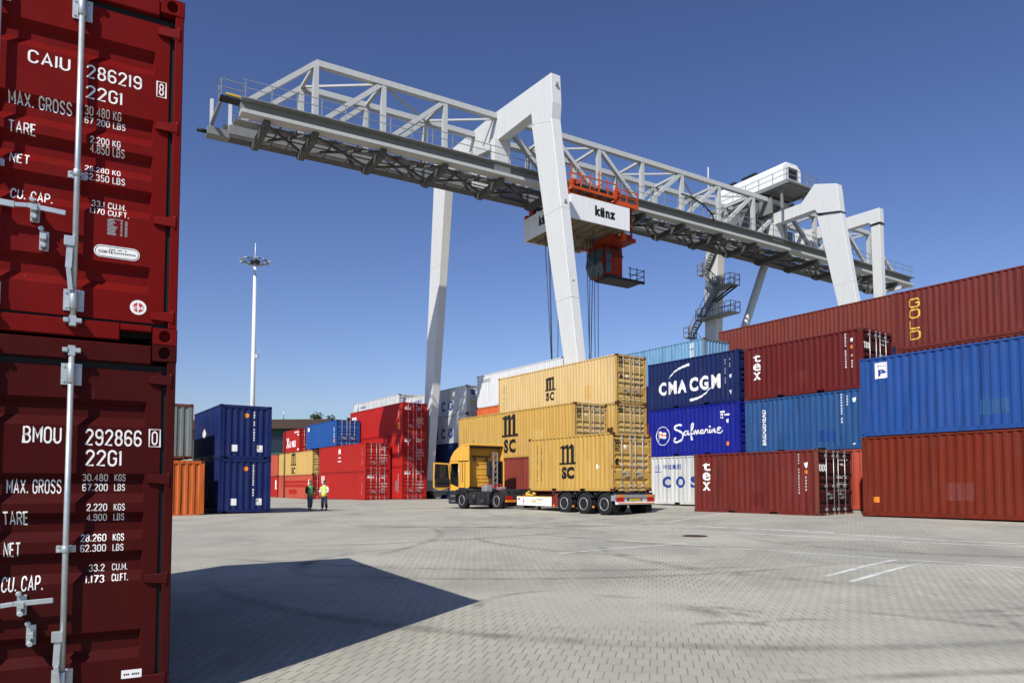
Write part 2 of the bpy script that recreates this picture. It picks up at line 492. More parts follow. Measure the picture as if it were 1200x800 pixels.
def m_side(L, H, far):
    def f():
        mb = MB(); bm = mb.bm
        z0, z1 = 0.155, H - 0.055
        prev = None
        for x, dd in [(0.10, 0.0)] + side_prof(L) + [(L - 0.10, 0.0)]:
            y = SIDE_Y + dd
            if far: y = W - y
            cur = (bm.verts.new((x, y, z0)), bm.verts.new((x, y, z1)))
            if prev: bm.faces.new([prev[0], cur[0], cur[1], prev[1]] if not far else [prev[1], cur[1], cur[0], prev[0]])
            prev = cur
        return mb.mesh('side_panel', recalc=False)
    return cached(('side', L, H, far), f)
def m_roof(L, H):
    def f():
        mb = MB(); bm = mb.bm; prev = None
        for x, dd in [(0.05, 0.0)] + corr_pts(0.4, L - 0.4, 0.21, 0.02, 0.06, 0.045) + [(L - 0.05, 0.0)]:
            cur = (bm.verts.new((x, 0.05, H - 0.018 - dd)), bm.verts.new((x, W - 0.05, H - 0.018 - dd)))
            if prev: bm.faces.new([prev[0], cur[0], cur[1], prev[1]])
            prev = cur
        return mb.mesh('roof', recalc=False)
    return cached(('roof', L, H), f)
def m_floor(L):
    def f():
        mb = MB(); mb.box((0.15, 0.07, 0.06), (L - 0.15, W - 0.07, 0.17)); return mb.mesh('floor')
    return cached(('floor', L), f)
def m_rail_bot(L, far):
    def f():
        mb = MB()
        y0, y1 = (0.006, 0.05) if not far else (W - 0.05, W - 0.006)
        mb.box((0.17, y0, 0.122), (L - 0.17, y1, 0.165))
        c = L / 2
        px = [(c - 1.205, c - 0.845), (c + 0.845, c + 1.205)] if L < 8 else []
        xs = [0.17] + [v for p in px for v in p] + [L - 0.17]
        for a, b in zip(xs[0::2], xs[1::2]): mb.box((a, y0 + 0.002, 0.022), (b, y1 - 0.002, 0.121))
        return mb.mesh('bottom_rail')
    return cached(('rb', L, far), f)
def m_rail_top(L, H, far):
    def f():
        mb = MB()
        y0, y1 = (0.008, 0.06) if not far else (W - 0.06, W - 0.008)
        mb.box((0.17, y0, H - 0.075), (L - 0.17, y1, H - 0.012)); return mb.mesh('top_rail')
    return cached(('rt', L, H, far), f)
def m_post(L, H, fx, fy):
    def f():
        mb = MB()
        x0, x1 = (0.004, 0.15) if not fx else (L - 0.15, L - 0.004)
        y0, y1 = (0.004, 0.062) if not fy else (W - 0.062, W - 0.004)
        mb.box((x0, y0, 0.118), (x1, y1, H - 0.118)); return mb.mesh('corner_post', 0.006)
    return cached(('post', L, H, fx, fy), f)
def m_casting(fx, fy, near):
    """ISO corner block with oval holes on its two outer sides"""
    def f():
        mb = MB(); bm = mb.bm
        sx, sy, sz = 0.178, 0.162, 0.118
        def P(x, y, z): return (sx - x if fx else x, sy - y if fy else y, z)
        def holed(o, u, v, nrm, lu, lv):
            n = 16
            O, U, V, N = Vector(o), Vector(u), Vector(v), Vector(nrm)
            rect, el, inn = [], [], []
            for i in range(n):
                a = 2 * math.pi * i / n
                ca, sa = math.cos(a), math.sin(a)
                s = 1 / max(abs(ca), abs(sa))
                rect.append(O + U * (lu / 2 + ca * s * lu / 2) + V * (lv / 2 + sa * s * lv / 2))
                e = O + U * (lu / 2 + ca * 0.036) + V * (lv / 2 + sa * 0.042)
                el.append(e); inn.append(e - N * 0.05)
            A = [bm.verts.new(P(*p)) for p in rect]; B = [bm.verts.new(P(*p)) for p in el]; C = [bm.verts.new(P(*p)) for p in inn]
            for i in range(n):
                j = (i + 1) % n
                bm.faces.new([A[i], A[j], B[j], B[i]]); bm.faces.new([B[i], B[j], C[j], C[i]])
            bm.faces.new(C)
        holed((0, 0, 0), (0, 1, 0), (0, 0, 1), (-1, 0, 0), sy, sz)
        holed((0, 0, 0), (1, 0, 0), (0, 0, 1), (0, -1, 0), sx, sz)
        for q in (((0, 0, 0), (sx, 0, 0), (sx, sy, 0), (0, sy, 0)), ((0, 0, sz), (sx, 0, sz), (sx, sy, sz), (0, sy, sz)),
                  ((sx, 0, 0), (sx, sy, 0), (sx, sy, sz), (sx, 0, sz)), ((0, sy, 0), (sx, sy, 0), (sx, sy, sz), (0, sy, sz))):
            bm.faces.new([bm.verts.new(P(*p)) for p in q])
        bmesh.ops.remove_doubles(bm, verts=bm.verts, dist=0.0004)
        return mb.mesh('corner_casting', 0.006 if near else 0)
    return cached(('cast', fx, fy, near), f)
def m_endwall(L, H, fx):
    def f():
        mb = MB(); bm = mb.bm; prev = None
        for y, dd in [(0.05, 0.0)] + END_PROF + [(W - 0.05, 0.0)]:
            x = (L - END_X - dd) if fx else END_X + dd
            cur = (bm.verts.new((x, y, 0.13)), bm.verts.new((x, y, H - 0.10)))
            if prev: bm.faces.new([prev[0], cur[0], cur[1], prev[1]])
            prev = cur
        return mb.mesh('end_wall', recalc=False)
    return cached(('ew', L, H, fx), f)
def m_endbar(L, H, fx, top, near=False):
    def f():
        mb = MB()
        x0, x1 = (0.012, 0.09) if not fx else (L - 0.09, L - 0.012)
        if top: mb.box((x0, 0.166, H - 0.145), (x1, W - 0.166, H - 0.01))
        else:
            mb.box((x0, 0.37, 0.012), (x1, W - 0.37, 0.13))
            mb.box((x0, 0.166, 0.085), (x1, 0.367, 0.13)); mb.box((x0, W - 0.367, 0.085), (x1, W - 0.166, 0.13))
        return mb.mesh('header' if top else 'sill', 0.006 if near else 0)
    return cached(('bar', L, H, fx, top, near), f)
def m_leaf(L, H, right, near):
    """door leaf: flat rim, five pressed horizontal grooves"""
    def f():
        mb = MB(); bm = mb.bm
        y0, y1 = (0.093, 1.213) if not right else (1.225, 2.345)
        a, b = y0 + 0.095, y1 - 0.05 if right is False else y1 - 0.095
        if right: a = y0 + 0.05
        top = 2.40 if H < 2.7 else H - 0.19
        X = L - DOOR_X
        pts = [(z, dd) for z, dd in door_prof_pts()]
        k = (top - 0.155) / (2.40 - 0.155)
        pts = [(0.155 + (z - 0.155) * k, dd) for z, dd in pts]
        prev = None
        for z, dd in pts:
            cur = [bm.verts.new((X, y0, z)), bm.verts.new((X, a, z)), bm.verts.new((X - dd, a + 0.012, z)), bm.verts.new((X - dd, b - 0.012, z)), bm.verts.new((X, b, z)), bm.verts.new((X, y1, z))]
            if prev:
                for i in range(5): bm.faces.new([prev[i], prev[i + 1], cur[i + 1], cur[i]])
            prev = cur
        # rim thickness
        for (p, q) in (((y0, 0.155), (y0, top)), ((y1, top), (y1, 0.155)), ((y0, top), (y1, top)), ((y1, 0.155), (y0, 0.155))):
            bm.faces.new([bm.verts.new(v) for v in ((X, p[0], p[1]), (X, q[0], q[1]), (X - 0.04, q[0], q[1]), (X - 0.04, p[0], p[1]))])
        bmesh.ops.remove_doubles(bm, verts=bm.verts, dist=0.0002)
        bmesh.ops.recalc_face_normals(bm, faces=bm.faces)
        m = bpy.data.meshes.new('door'); 
        # outward = +x
        for f_ in bm.faces:
            if f_.normal.x < -0.5: f_.normal_flip()
        bm.to_mesh(m); bm.free()
        return m
    return cached(('leaf', L, H, right, near), f)
def m_gasket(L, H):
    def f():
        mb = MB()
        x0, x1 = L - 0.088, L - 0.058
        for y0, y1 in ((0.0625, 0.0925), (1.2135, 1.2245), (W - 0.0925, W - 0.0625)): mb.box((x0, y0, 0.131), (x1, y1, H - 0.146))
        for z0, z1 in ((0.131, 0.154), ((2.401 if H < 2.7 else H - 0.189), H - 0.146)):
            mb.box((x0, 0.093, z0), (x1, 1.213, z1)); mb.box((x0, 1.225, z0), (x1, W - 0.093, z1))
        return mb.mesh('door_gasket')
    return cached(('gasket', L, H), f)
def m_rod(L, H, y):
    def f():
        mb = MB(); x = L - 0.006
        mb.tube((x, y, 0.07), (x, y, H - 0.075), 0.0165, 8)
        for z in (0.26, H * 0.45, H - 0.25): mb.box((L - DOOR_X, y - 0.05, z - 0.05), (x + 0.02, y + 0.05, z + 0.05))
        for z in (0.05, H - 0.10): mb.box((L - 0.02, y - 0.045, z - 0.01), (x + 0.03, y + 0.045, z + 0.05))
        return mb.mesh('lock_rod')
    return cached(('rod', L, H, round(y, 3)), f)
def m_handle(L, z, y0, y1):
    def f():
        mb = MB(); x = L + 0.004
        mb.beam((x, y0, z), (x, y1, z - 0.03), 0.02, 0.045)
        mb.box((L - DOOR_X, (y0 + y1) / 2 - 0.03, z - 0.09), (x - 0.012, (y0 + y1) / 2 + 0.03, z + 0.05))
        return mb.mesh('handle')
    return cached(('hand', L, z, round(y0, 3)), f)
def m_hinge(L, H, right):
    def f():
        mb = MB()
        for z in (0.235, 0.935 * H / H8, 1.63 * H / H8, H - 0.26):
            if right: mb.box((L - DOOR_X - 0.002, 2.27, z - 0.04), (L - 0.012, 2.40, z + 0.04))
            else: mb.box((L - DOOR_X - 0.002, 0.04, z - 0.04), (L - 0.012, 0.17, z + 0.04))
        return mb.mesh('hinge_set')
    return cached(('hinge', L, H, right), f)

# ---- decals: thin coats of lettering that follow the corrugation
def text_bm(body, bold=0.0, sp=None):
    cu = bpy.data.curves.new('t', 'FONT'); cu.body = body; cu.size = 1; cu.offset = bold; cu.resolution_u = 3
    cu.space_character = sp or (1.0 + bold * 2.4)
    ob = bpy.data.objects.new('t', cu); COL.objects.link(ob)
    bpy.context.view_layer.update()
    dg = bpy.context.evaluated_depsgraph_get()
    me = bpy.data.meshes.new_from_object(ob.evaluated_get(dg))
    bm = bmesh.new(); bm.from_mesh(me)
    bpy.data.objects.remove(ob); bpy.data.curves.remove(cu); bpy.data.meshes.remove(me)
    return bm
def fit(bm, cx, cz, w_, h_, rot=0):
    """fits 2-D shapes into a box centred on (cx, cz); rot=1 turns text to read upwards"""
    xs = [v.co.x for v in bm.verts]; ys = [v.co.y for v in bm.verts]
    x0, x1, y0, y1 = min(xs), max(xs), min(ys), max(ys)
    for v in bm.verts:
        a = (v.co.x - x0) / (x1 - x0 + 1e-9) - 0.5; b = (v.co.y - y0) / (y1 - y0 + 1e-9) - 0.5
        if rot: v.co = (cx - b * w_, cz + a * h_, 0)
        else: v.co = (cx + a * w_, cz + b * h_, 0)
    return bm
def strokes(lines, wid, closed=False):
    """brush strokes: polylines given a width (one width or per-point widths)"""
    bm = bmesh.new()
    for ln in lines:
        if isinstance(ln, tuple): ln, wd = ln
        else: wd = wid
        P = [Vector((a, b, 0)) for a, b in ln]
        prev = None
        for i, c in enumerate(P):
            a = P[max(i - 1, 0)]; b = P[min(i + 1, len(P) - 1)]
            if (P[0] - P[-1]).length < 1e-6 and i in (0, len(P) - 1): a, b = P[-2], P[1]
            t = (b - a).normalized(); n = Vector((-t.y, t.x, 0))
            k = wd if not isinstance(wd, (list, tuple)) else wd[i]
            if 0 < i < len(P) - 1:
                d1 = (P[i] - P[i - 1]).normalized(); k = k / max(0.5, abs(d1.dot(t)))
            cur = (bm.verts.new(c + n * k / 2), bm.verts.new(c - n * k / 2))
            if prev: bm.faces.new([prev[0], prev[1], cur[1], cur[0]])
            prev = cur
    return bm
def polys(ps):
    bm = bmesh.new()
    for p in ps: bm.faces.new([bm.verts.new((a, b, 0)) for a, b in p])
    bmesh.ops.triangulate(bm, faces=bm.faces)
    return bm
def rects(rs):
    return polys([[(a, b), (c, b), (c, d_), (a, d_)] for a, b, c, d_ in rs])
def smooth_line(pts, n=6):
    out = []
    P = [Vector((a, b)) for a, b in pts]
    for i in range(len(P) - 1):
        p0, p1, p2, p3 = P[max(i - 1, 0)], P[i], P[i + 1], P[min(i + 2, len(P) - 1)]
        for k in range(n):
            t = k / n
            q = 0.5 * ((2 * p1) + (p2 - p0) * t + (2 * p0 - 5 * p1 + 4 * p2 - p3) * t * t + (3 * p1 - p0 - 3 * p2 + p3) * t ** 3)
            out.append((q.x, q.y))
    out.append((P[-1].x, P[-1].y))
    return out
def ellipse(cx, cz, rx, rz, n=28, a0=0, a1=360):
    return [(cx + rx * math.cos(R(a0 + (a1 - a0) * i / n)), cz + rz * math.sin(R(a0 + (a1 - a0) * i / n))) for i in range(n + 1)]

def drape(bm, where, L, eps=0.004, H=2.591):
    """puts a 2-D decal (a, b) on the side ('S') or the near end ('E' blind, 'D' doors) following the steel"""
    dp = door_prof_pts(); kH = 1.0 if H < 2.7 else (H - 0.19 - 0.155) / (2.40 - 0.155)
    dp = [(0.155 + (z - 0.155) * kH, q) for z, q in dp]
    if where == 'S': brk = [x for x, _ in side_prof(L)]; ax = 0
    elif where == 'E': brk = [y for y, _ in END_PROF]; ax = 0
    else: brk = [z for z, _ in dp]; ax = 1
    lo = min(v.co[ax] for v in bm.verts); hi = max(v.co[ax] for v in bm.verts)
    no = Vector((1, 0, 0)) if ax == 0 else Vector((0, 1, 0))
    for b in brk:
        if lo < b < hi:
            bmesh.ops.bisect_plane(bm, geom=list(bm.verts) + list(bm.edges) + list(bm.faces), plane_co=no * b, plane_no=no, dist=1e-5)
    sp = side_prof(L) if where == 'S' else None
    for v in bm.verts:
        a, b = v.co.x, v.co.y
        if where == 'S': v.co = (a, SIDE_Y + lerp_prof(sp, a) - eps, b)
        elif where == 'E': v.co = (L - END_X - lerp_prof(END_PROF, a) + eps, a, b)
        else:
            dd = 0.0 if a > 2.26 or a < 0.18 else lerp_prof(dp, b)
            v.co = (L - DOOR_X - dd + eps, a, b)
    want = Vector((0, -1, 0)) if where == 'S' else Vector((1, 0, 0))
    for f in bm.faces:
        f.normal_update()
        if f.normal.dot(want) < 0: f.normal_flip()
    me = bpy.data.meshes.new('decal'); bm.to_mesh(me); bm.free()
    return me
def decal(c, name, bm, where, mat, eps=0.004):
    return put(name, drape(bm, where, c['L_'], eps, c['H_']), M[mat], c)

def codes(c, where, x, z0, z1, mat='white', seed=1, wid=0.07, gap=0.0):
    """column of small unreadable characters, as the number panels look from afar"""
    rnd = random.Random(seed); rs = []
    z = z1; 
    while z > z0 + 0.05:
        h = rnd.uniform(0.07, 0.10)
        if rnd.random() > 0.14:
            rs.append((x - wid / 2, z - h, x - wid * 0.1, z)); rs.append((x + wid * 0.08, z - h * rnd.uniform(0.6, 1), x + wid / 2, z - h * 0.1))
            rs.append((x - wid * .1, z - h, x + wid * .08, z - h * 0.75))
        z -= h + 0.035
    decal(c, 'number_marking', rects(rs), where, mat)
def door_marks(c, seed, H, mat='cream'):
    """rows of small unreadable print on the right-hand door leaf"""
    rnd = random.Random(seed); rs = []
    for k, z in enumerate((H - 0.46, H - 0.62, 1.55, 1.47, 1.30, 1.22, 1.05, 0.97)):
        y = 1.52 if k < 2 else 1.42
        e = 2.15 if k == 0 else (1.85 if k == 1 else 2.12)
        hh = 0.09 if k < 2 else 0.05
        while y < e:
            w_ = rnd.uniform(0.035, 0.06)
            if rnd.random() > 0.22: rs.append((y, z, y + w_ * 0.75, z + hh))
            y += w_ + 0.02
    decal(c, 'door_marking', rects(rs), 'D', mat)

def container(near, yaw, zb, L, H, mat, label, end='door', group=None, rods='rodpaint', post=None, castm='casting', near_detail=False, name='container', doormat=None):
    a = R(yaw)
    dl = Vector((math.sin(a), -math.cos(a), 0))
    o = Vector((near[0], near[1], zb)) - dl * L
    c = thing(name, label, 'container', o, a - math.pi / 2, group)
    c['L_'] = L; c['H_'] = H
    mt = M[mat]; pm = M[post] if post else mt
    dm = M[doormat] if doormat else mt
    put('side_panel', m_side(L, H, False), mt, c); put('side_panel', m_side(L, H, True), mt, c)
    put('roof', m_roof(L, H), mt, c); put('floor', m_floor(L), M['dark'], c)
    for far in (False, True):
        put('bottom_rail', m_rail_bot(L, far), mt, c); put('top_rail', m_rail_top(L, H, far), mt, c)
    for fx in (False, True):
        for fy in (False, True):
            put('corner_post', m_post(L, H, fx, fy), pm, c)
            for top in (False, True):
                put('corner_casting', m_casting(fx, fy, near_detail), M[castm] if castm else mt, c, (L - 0.178 if fx else 0, W - 0.162 if fy else 0, H - 0.118 if top else 0))
    for fx in (False, True):
        for top in (False, True): put('header' if top else 'sill', m_endbar(L, H, fx, top, near_detail), pm, c)
    put('end_wall', m_endwall(L, H, False), mt, c)
    if end == 'wall': put('end_wall', m_endwall(L, H, True), mt, c)
    else:
        put('door_gasket', m_gasket(L, H), M['rubber'], c)
        for right in (False, True):
            dr = put('door', m_leaf(L, H, right, near_detail), dm, c)
            if near_detail: continue
            ys = (0.57, 1.08) if not right else (1.40, 1.88)
            for y in ys: put('lock_rod', m_rod(L, H, y), M[rods], dr)
            put('handle', m_handle(L, 0.86, ys[0], ys[0] + 0.36), M[rods], dr)
            put('handle', m_handle(L, 0.72, ys[1], ys[1] - 0.36), M[rods], dr)
            put('hinge_set', m_hinge(L, H, right), dm, dr)
    return c

# ---- logos
def msc_logo(c, x, z, s, mat='black', where='S'):
    """slab-serif m over SC; s = width of the m"""
    u = s
    ps = []
    st = 0.2
    for k in (0.08, 0.42, 0.76): ps.append([(k, 0.10), (k + st, 0.10), (k + st, 0.80), (k, 0.80)])
    ps.append([(-0.08, 0.0), (0.36, 0.0), (0.36, 0.10), (-0.08, 0.10)]); ps.append([(0.37, 0.0), (0.68, 0.0), (0.68, 0.10), (0.37, 0.10)]); ps.append([(0.69, 0.0), (1.12, 0.0), (1.12, 0.13), (0.69, 0.10)])
    ps.append([(-0.02, 0.80), (0.28, 0.80), (0.28, 0.98), (0.02, 0.90)])
    ps.append([(0.285, 0.74), (0.42, 0.80), (0.62, 0.80), (0.60, 0.93), (0.50, 1.0), (0.42, 0.98), (0.285, 0.88)])
    ps.append([(0.625, 0.74), (0.76, 0.80), (0.96, 0.80), (0.94, 0.93), (0.84, 1.0), (0.74, 0.98), (0.625, 0.88)])
    bm = polys([[(x + (a - 0.5) * u, z + b * u * 0.98) for a, b in p] for p in ps])
    decal(c, 'logo', bm, where, mat)
    decal(c, 'logo', fit(text_bm('SC', 0.06), x + 0.02 * u, z - 0.40 * u, 0.92 * u, 0.60 * u), where, mat, 0.005)
def stacked(c, word, x, z0, z1, w_, mat, bold=0.03, where='S', name='lettering'):
    n = len(word); h = (z1 - z0) / n
    for i, ch in enumerate(word):
        k = 0.86
        decal(c, name, fit(text_bm(ch, bold), x, z1 - h * (i + 0.5), w_, h * k), where, mat)

# ---- plain stencil-like stroke alphabet used for the markings on the near doors
def _A(cx, cy, rx, ry, a0, a1, n=7): return [(cx + rx * math.cos(R(a0 + (a1 - a0) * i / n)), cy + ry * math.sin(R(a0 + (a1 - a0) * i / n))) for i in range(n + 1)]
_r = 0.25
GLY = {
 'C': (.5, [_A(.25, .75, _r, .25, 0, 180) + _A(.25, .25, _r, .25, 180, 360)]),
 'O': (.5, [_A(.25, .75, _r, .25, 0, 180) + _A(.25, .25, _r, .25, 180, 360) + [(.5, .75)]]),
 'G': (.5, [_A(.25, .75, _r, .25, 0, 180) + _A(.25, .25, _r, .25, 180, 360) + [(.5, .48), (.3, .48)]]),
 'S': (.5, [_A(.25, .76, .24, .24, 10, 200, 8) + _A(.25, .25, .25, .25, 50, -170, 9)]),
 'U': (.5, [[(0, 1), (0, .25)] + _A(.25, .25, _r, .25, 180, 360) + [(.5, 1)]]),
 'A': (.56, [[(0, 0), (.28, 1), (.56, 0)], [(.1, .3), (.46, .3)]]), 'I': (.0, [[(0, 0), (0, 1)]]), 'V': (.5, [[(0, 1), (.25, 0), (.5, 1)]]),
 'M': (.6, [[(0, 0), (0, 1), (.3, .35), (.6, 1), (.6, 0)]]), 'N': (.5, [[(0, 0), (0, 1), (.5, 0), (.5, 1)]]), 'X': (.54, [[(0, 0), (.54, 1)], [(0, 1), (.54, 0)]]),
 'T': (.52, [[(0, 1), (.52, 1)], [(.26, 1), (.26, 0)]]), 'E': (.44, [[(.44, 1), (0, 1), (0, 0), (.44, 0)], [(0, .52), (.38, .52)]]), 'F': (.44, [[(.44, 1), (0, 1), (0, 0)], [(0, .52), (.38, .52)]]),
 'L': (.42, [[(0, 1), (0, 0), (.42, 0)]]), 'K': (.5, [[(0, 0), (0, 1)], [(.48, 1), (.02, .42)], [(.14, .58), (.5, 0)]]),
 'R': (.5, [[(0, 0), (0, 1), (.25, 1)] + _A(.25, .75, _r, .25, 80, -90) + [(0, .5)], [(.26, .5), (.5, 0)]]), 'P': (.5, [[(0, 0), (0, 1), (.25, 1)] + _A(.25, .74, _r, .26, 80, -90) + [(0, .48)]]),
 'B': (.5, [[(0, .52), (0, 1), (.25, 1)] + _A(.25, .76, .22, .24, 80, -90) + [(0, .52)], [(0, .52), (.26, .52)] + _A(.25, .26, .25, .26, 85, -90) + [(0, 0), (0, .52)]]),
 'D': (.5, [[(0, 0), (0, 1), (.22, 1)] + _A(.22, .72, .28, .28, 85, 0) + _A(.22, .28, .28, .28, 0, -90) + [(0, 0)]]),
 'H': (.5, [[(0, 0), (0, 1)], [(.5, 0), (.5, 1)], [(0, .5), (.5, .5)]]),
 '0': (.5, [_A(.25, .75, _r, .25, 0, 180) + _A(.25, .25, _r, .25, 180, 360) + [(.5, .75)]]), '1': (.1, [[(.05, 0), (.05, 1)], [(-.04, .84), (.05, .92)]]),
 '2': (.5, [_A(.25, .75, _r, .25, 180, -20, 9) + [(0, 0), (.5, 0)]]), '3': (.5, [_A(.24, .76, .24, .24, 165, -85, 9) + _A(.25, .26, .25, .26, 85, -165, 9)]),
 '4': (.52, [[(.38, 0), (.38, 1), (0, .28), (.52, .28)]]), '5': (.5, [[(.46, 1), (.06, 1), (.03, .55)] + _A(.24, .3, .26, .3, 125, -160, 10)]),
 '6': (.5, [_A(.25, .75, _r, .25, 10, 180) + _A(.25, .27, .25, .27, 180, 540, 14)]), '7': (.5, [[(0, 1), (.5, 1), (.16, 0)]]),
 '8': (.5, [_A(.25, .76, .22, .24, 270, -90, 14), _A(.25, .26, .25, .26, 90, 450, 14)]), '9': (.5, [_A(.25, .73, .25, .27, 0, 360, 14), [(.5, .73)] + _A(.25, .25, _r, .25, 0, -170)]),
 '.': (.06, [[(-.05, 0.06), (.11, 0.06)]])}
def stroke_text(body, wid=0.13, gap=0.26):
    lines = []; x = 0.0
    for ch in body:
        if ch == ' ': x += 0.42; continue
        w_, st = GLY[ch]
        for ln in st: lines.append([(x + a, b) for a, b in ln])
        x += w_ + gap
    return strokes(lines, wid)

# ================================================================== near stack: two door ends at the left edge of the view
NS_YAW = 29.0
_a = R(NS_YAW); _dw = Vector((math.cos(_a), math.sin(_a), 0))
NS_NEAR = Vector((-2.45, 5.25, 0)) - _dw * W
NSZ = -0.42
def near_door_gear(c, low):
    """lock rods, keepers, handles and hinges seen close up"""
    L = L20; H = H8
    X = L - DOOR_X
    doors = [o for o in c.children if o.name.split('.')[0] == 'door']
    for i, dr in enumerate(doors):
        ys = (1.302, 1.782) if i == 1 else (W - 1.782, W - 1.302)
        for k, y in enumerate(ys):
            xr = L + 0.012
            mb = MB(); mb.tube((xr, y, 0.10), (xr, y, 2.50), 0.0185, 16)
            rod = mb.build('lock_rod', M['galv'], dr)
            for z, hh, ww in ((0.262, 0.075, 0.062), (2.342, 0.075, 0.062), (1.145, 0.024, 0.058)):
                mb = MB()
                mb.box((X, y - ww, z - hh), (X + 0.012, y + ww, z + hh))
                mb.tube((xr, y, z - hh * 0.9), (xr, y, z + hh * 0.9), 0.026, 16)
                mb.box((X + 0.012, y - 0.024, z - hh * 0.9), (xr, y + 0.024, z + hh * 0.9))
                for by in (-1, 1):
                    for bz in (-1, 1): mb.tube((X + 0.011, y + by * ww * 0.72, z + bz * hh * 0.68), (X + 0.019, y + by * ww * 0.72, z + bz * hh * 0.68), 0.009, 8)
                mb.build('keeper_plate', M['galv'], dr, 0.002)
            for z, s in ((0.108, 1), (2.497, -1)):
                mb = MB()
                mb.box((xr - 0.03, y - 0.022, z - 0.035), (xr + 0.022, y + 0.022, z + 0.035))
                mb.box((xr - 0.045, y - 0.055, z - 0.012), (xr + 0.03, y - 0.022, z + 0.018)); mb.box((xr - 0.045, y + 0.022, z - 0.012), (xr + 0.03, y + 0.055, z + 0.018))
                mb.build('cam_lock', M['galv'], dr, 0.003)
        # swing handles: inner rod's handle lies level in its catch, outer rod's handle hangs down
        sgn = 1 if i == 1 else -1
        ya = ys[0] if i == 1 else ys[1]; yb = ys[1] if i == 1 else ys[0]
        zl = 0.80 if low else 0.853
        zc2 = 0.592 if low else 0.656
        xh = L + 0.035
        mb = MB()
        mb.box((xh - 0.03, ya - 0.03, zl - 0.035), (xh + 0.012, ya + 0.03, zl + 0.035))
        pts = [(ya, zl), (ya + sgn * 0.13, zl - 0.004), (ya + sgn * 0.2, zl + 0.004), (ya + sgn * 0.42, zl + (0.012 if low else -0.01))]
        for (y0, z0), (y1, z1), hh in zip(pts[:-1], pts[1:], (0.042, 0.03, 0.034)): mb.beam((xh, y0, z0), (xh, y1, z1), 0.014, hh)
        mb.build('handle', M['galv'], dr, 0.003)
        mb = MB()
        zh = 0.569 if low else 0.653
        yh = yb - sgn * 0.028
        mb.box((xh - 0.03, yh - 0.036, zh - 0.034), (xh + 0.02, yh + 0.030, zh + 0.034))
        mb.beam((xh, yh, zh - 0.03), (xh + 0.012, yh - sgn * 0.005, zh - 0.19), 0.040, 0.016, (1, 0, 0))
        mb.beam((xh + 0.012, yh - sgn * 0.005, zh - 0.19), (xh + 0.004, yh + sgn * 0.012, zh - 0.34), 0.030, 0.02, (1, 0, 0))
        mb.build('handle', M['galv'], dr, 0.003)
        for k, (yc, zc) in enumerate(((ya + sgn * 0.24, zl - 0.008), (ya + sgn * 0.297, zc2))):
            mb = MB()
            mb.box((X - 0.02, yc - 0.028, zc - 0.075), (X + 0.014, yc + 0.028, zc + 0.06))
            mb.tube((X + 0.01, yc, zc - 0.055), (xh + 0.015, yc, zc - 0.055), 0.018, 12)
            mb.box((X + 0.014, yc - 0.02, zc - 0.02), (xh + 0.02, yc + 0.02, zc + 0.022))
            mb.tube((X + 0.01, yc - sgn * 0.018, zc + 0.07), (X + 0.05, yc - sgn * 0.018, zc + 0.07), 0.017, 12)
            mb.build('handle_catch', M['galv'], dr, 0.004)
        for z in (0.205, 0.912, 1.62, 2.335):
            mb = MB()
            y0, y1 = (2.262, 2.405) if i == 1 else (W - 2.262, W - 2.405)
            q = [(X + 0.002, y0, z - 0.026), (L - 0.008, y1, z - 0.04), (L - 0.008, y1, z + 0.04), (X + 0.002, y0, z + 0.034)]
            mb.hexa([q[0], q[1], (L + 0.004, y1, z - 0.036), (X + 0.02, y0, z - 0.024), q[3], q[2], (L + 0.004, y1, z + 0.036), (X + 0.02, y0, z + 0.03)])
            mb.tube((L - 0.012, y1, z - 0.05), (L - 0.012, y1, z + 0.05), 0.016, 10)
            mb.build('hinge', M['nsdark' if low else 'nsred'], dr, 0.003)
    # raised sill notch plates beside the castings
    return doors

def door_text(dr, c, body, y0, y1, z, h, mat='white', bold=0.012):
    bm = fit(stroke_text(body, 0.125 + bold), (y0 + y1) / 2, z, y1 - y0, h)
    return put('lettering', drape(bm, 'D', L20, 0.002), M[mat], dr)
def boxed(dr, ch, y0, y1, z, h):
    bm = fit(stroke_text(ch, 0.14), (y0 + y1) / 2, z, (y1 - y0) * 0.56, h)
    put('lettering', drape(bm, 'D', L20, 0.002), M['white'], dr)
    y, z_, hh = (y0 + y1) / 2, z, h * 0.62
    bm = strokes([[(y0, z_ - hh), (y1, z_ - hh), (y1, z_ + hh), (y0, z_ + hh), (y0, z_ - hh)]], 0.006)
    put('lettering', drape(bm, 'D', L20, 0.002), M['white'], dr)

ns_low = container(NS_NEAR, NS_YAW, NSZ, L20, H8, 'nsdark', 'dark oxide-red container in the left foreground marked BMOU 292866, lower of its pair', castm=None, near_detail=True)
dl_, dr_ = near_door_gear(ns_low, True)
D = dr_
door_text(D, ns_low, 'BMOU', 1.51, 1.735, 1.92, 0.118)
door_text(D, ns_low, '292866', 1.873, 2.225, 1.912, 0.118)
boxed(D, '0', 2.273, 2.343, 1.918, 0.10)
door_text(D, ns_low, '22G1', 1.877, 2.10, 1.768, 0.116)
door_text(D, ns_low, 'MAX. GROSS', 1.43, 1.742, 1.572, 0.105)
door_text(D, ns_low, 'TARE', 1.42, 1.555, 1.36, 0.10)
door_text(D, ns_low, 'NET', 1.43, 1.52, 1.15, 0.108)
door_text(D, ns_low, 'CU. CAP.', 1.425, 1.655, 0.925, 0.105)
for s_, y0, y1, z in (('30.480', 1.865, 2.02, 1.632), ('67.200', 1.865, 2.02, 1.563), ('2.220', 1.895, 2.02, 1.425), ('4.900', 1.895, 2.02, 1.355),
                      ('28.260', 1.865, 2.02, 1.213), ('62.300', 1.865, 2.02, 1.143), ('33.2', 1.92, 2.015, 1.002), ('1.173', 1.90, 2.015, 0.928)):
    door_text(D, ns_low, s_, y0, y1, z, 0.052, 'white', 0.02)
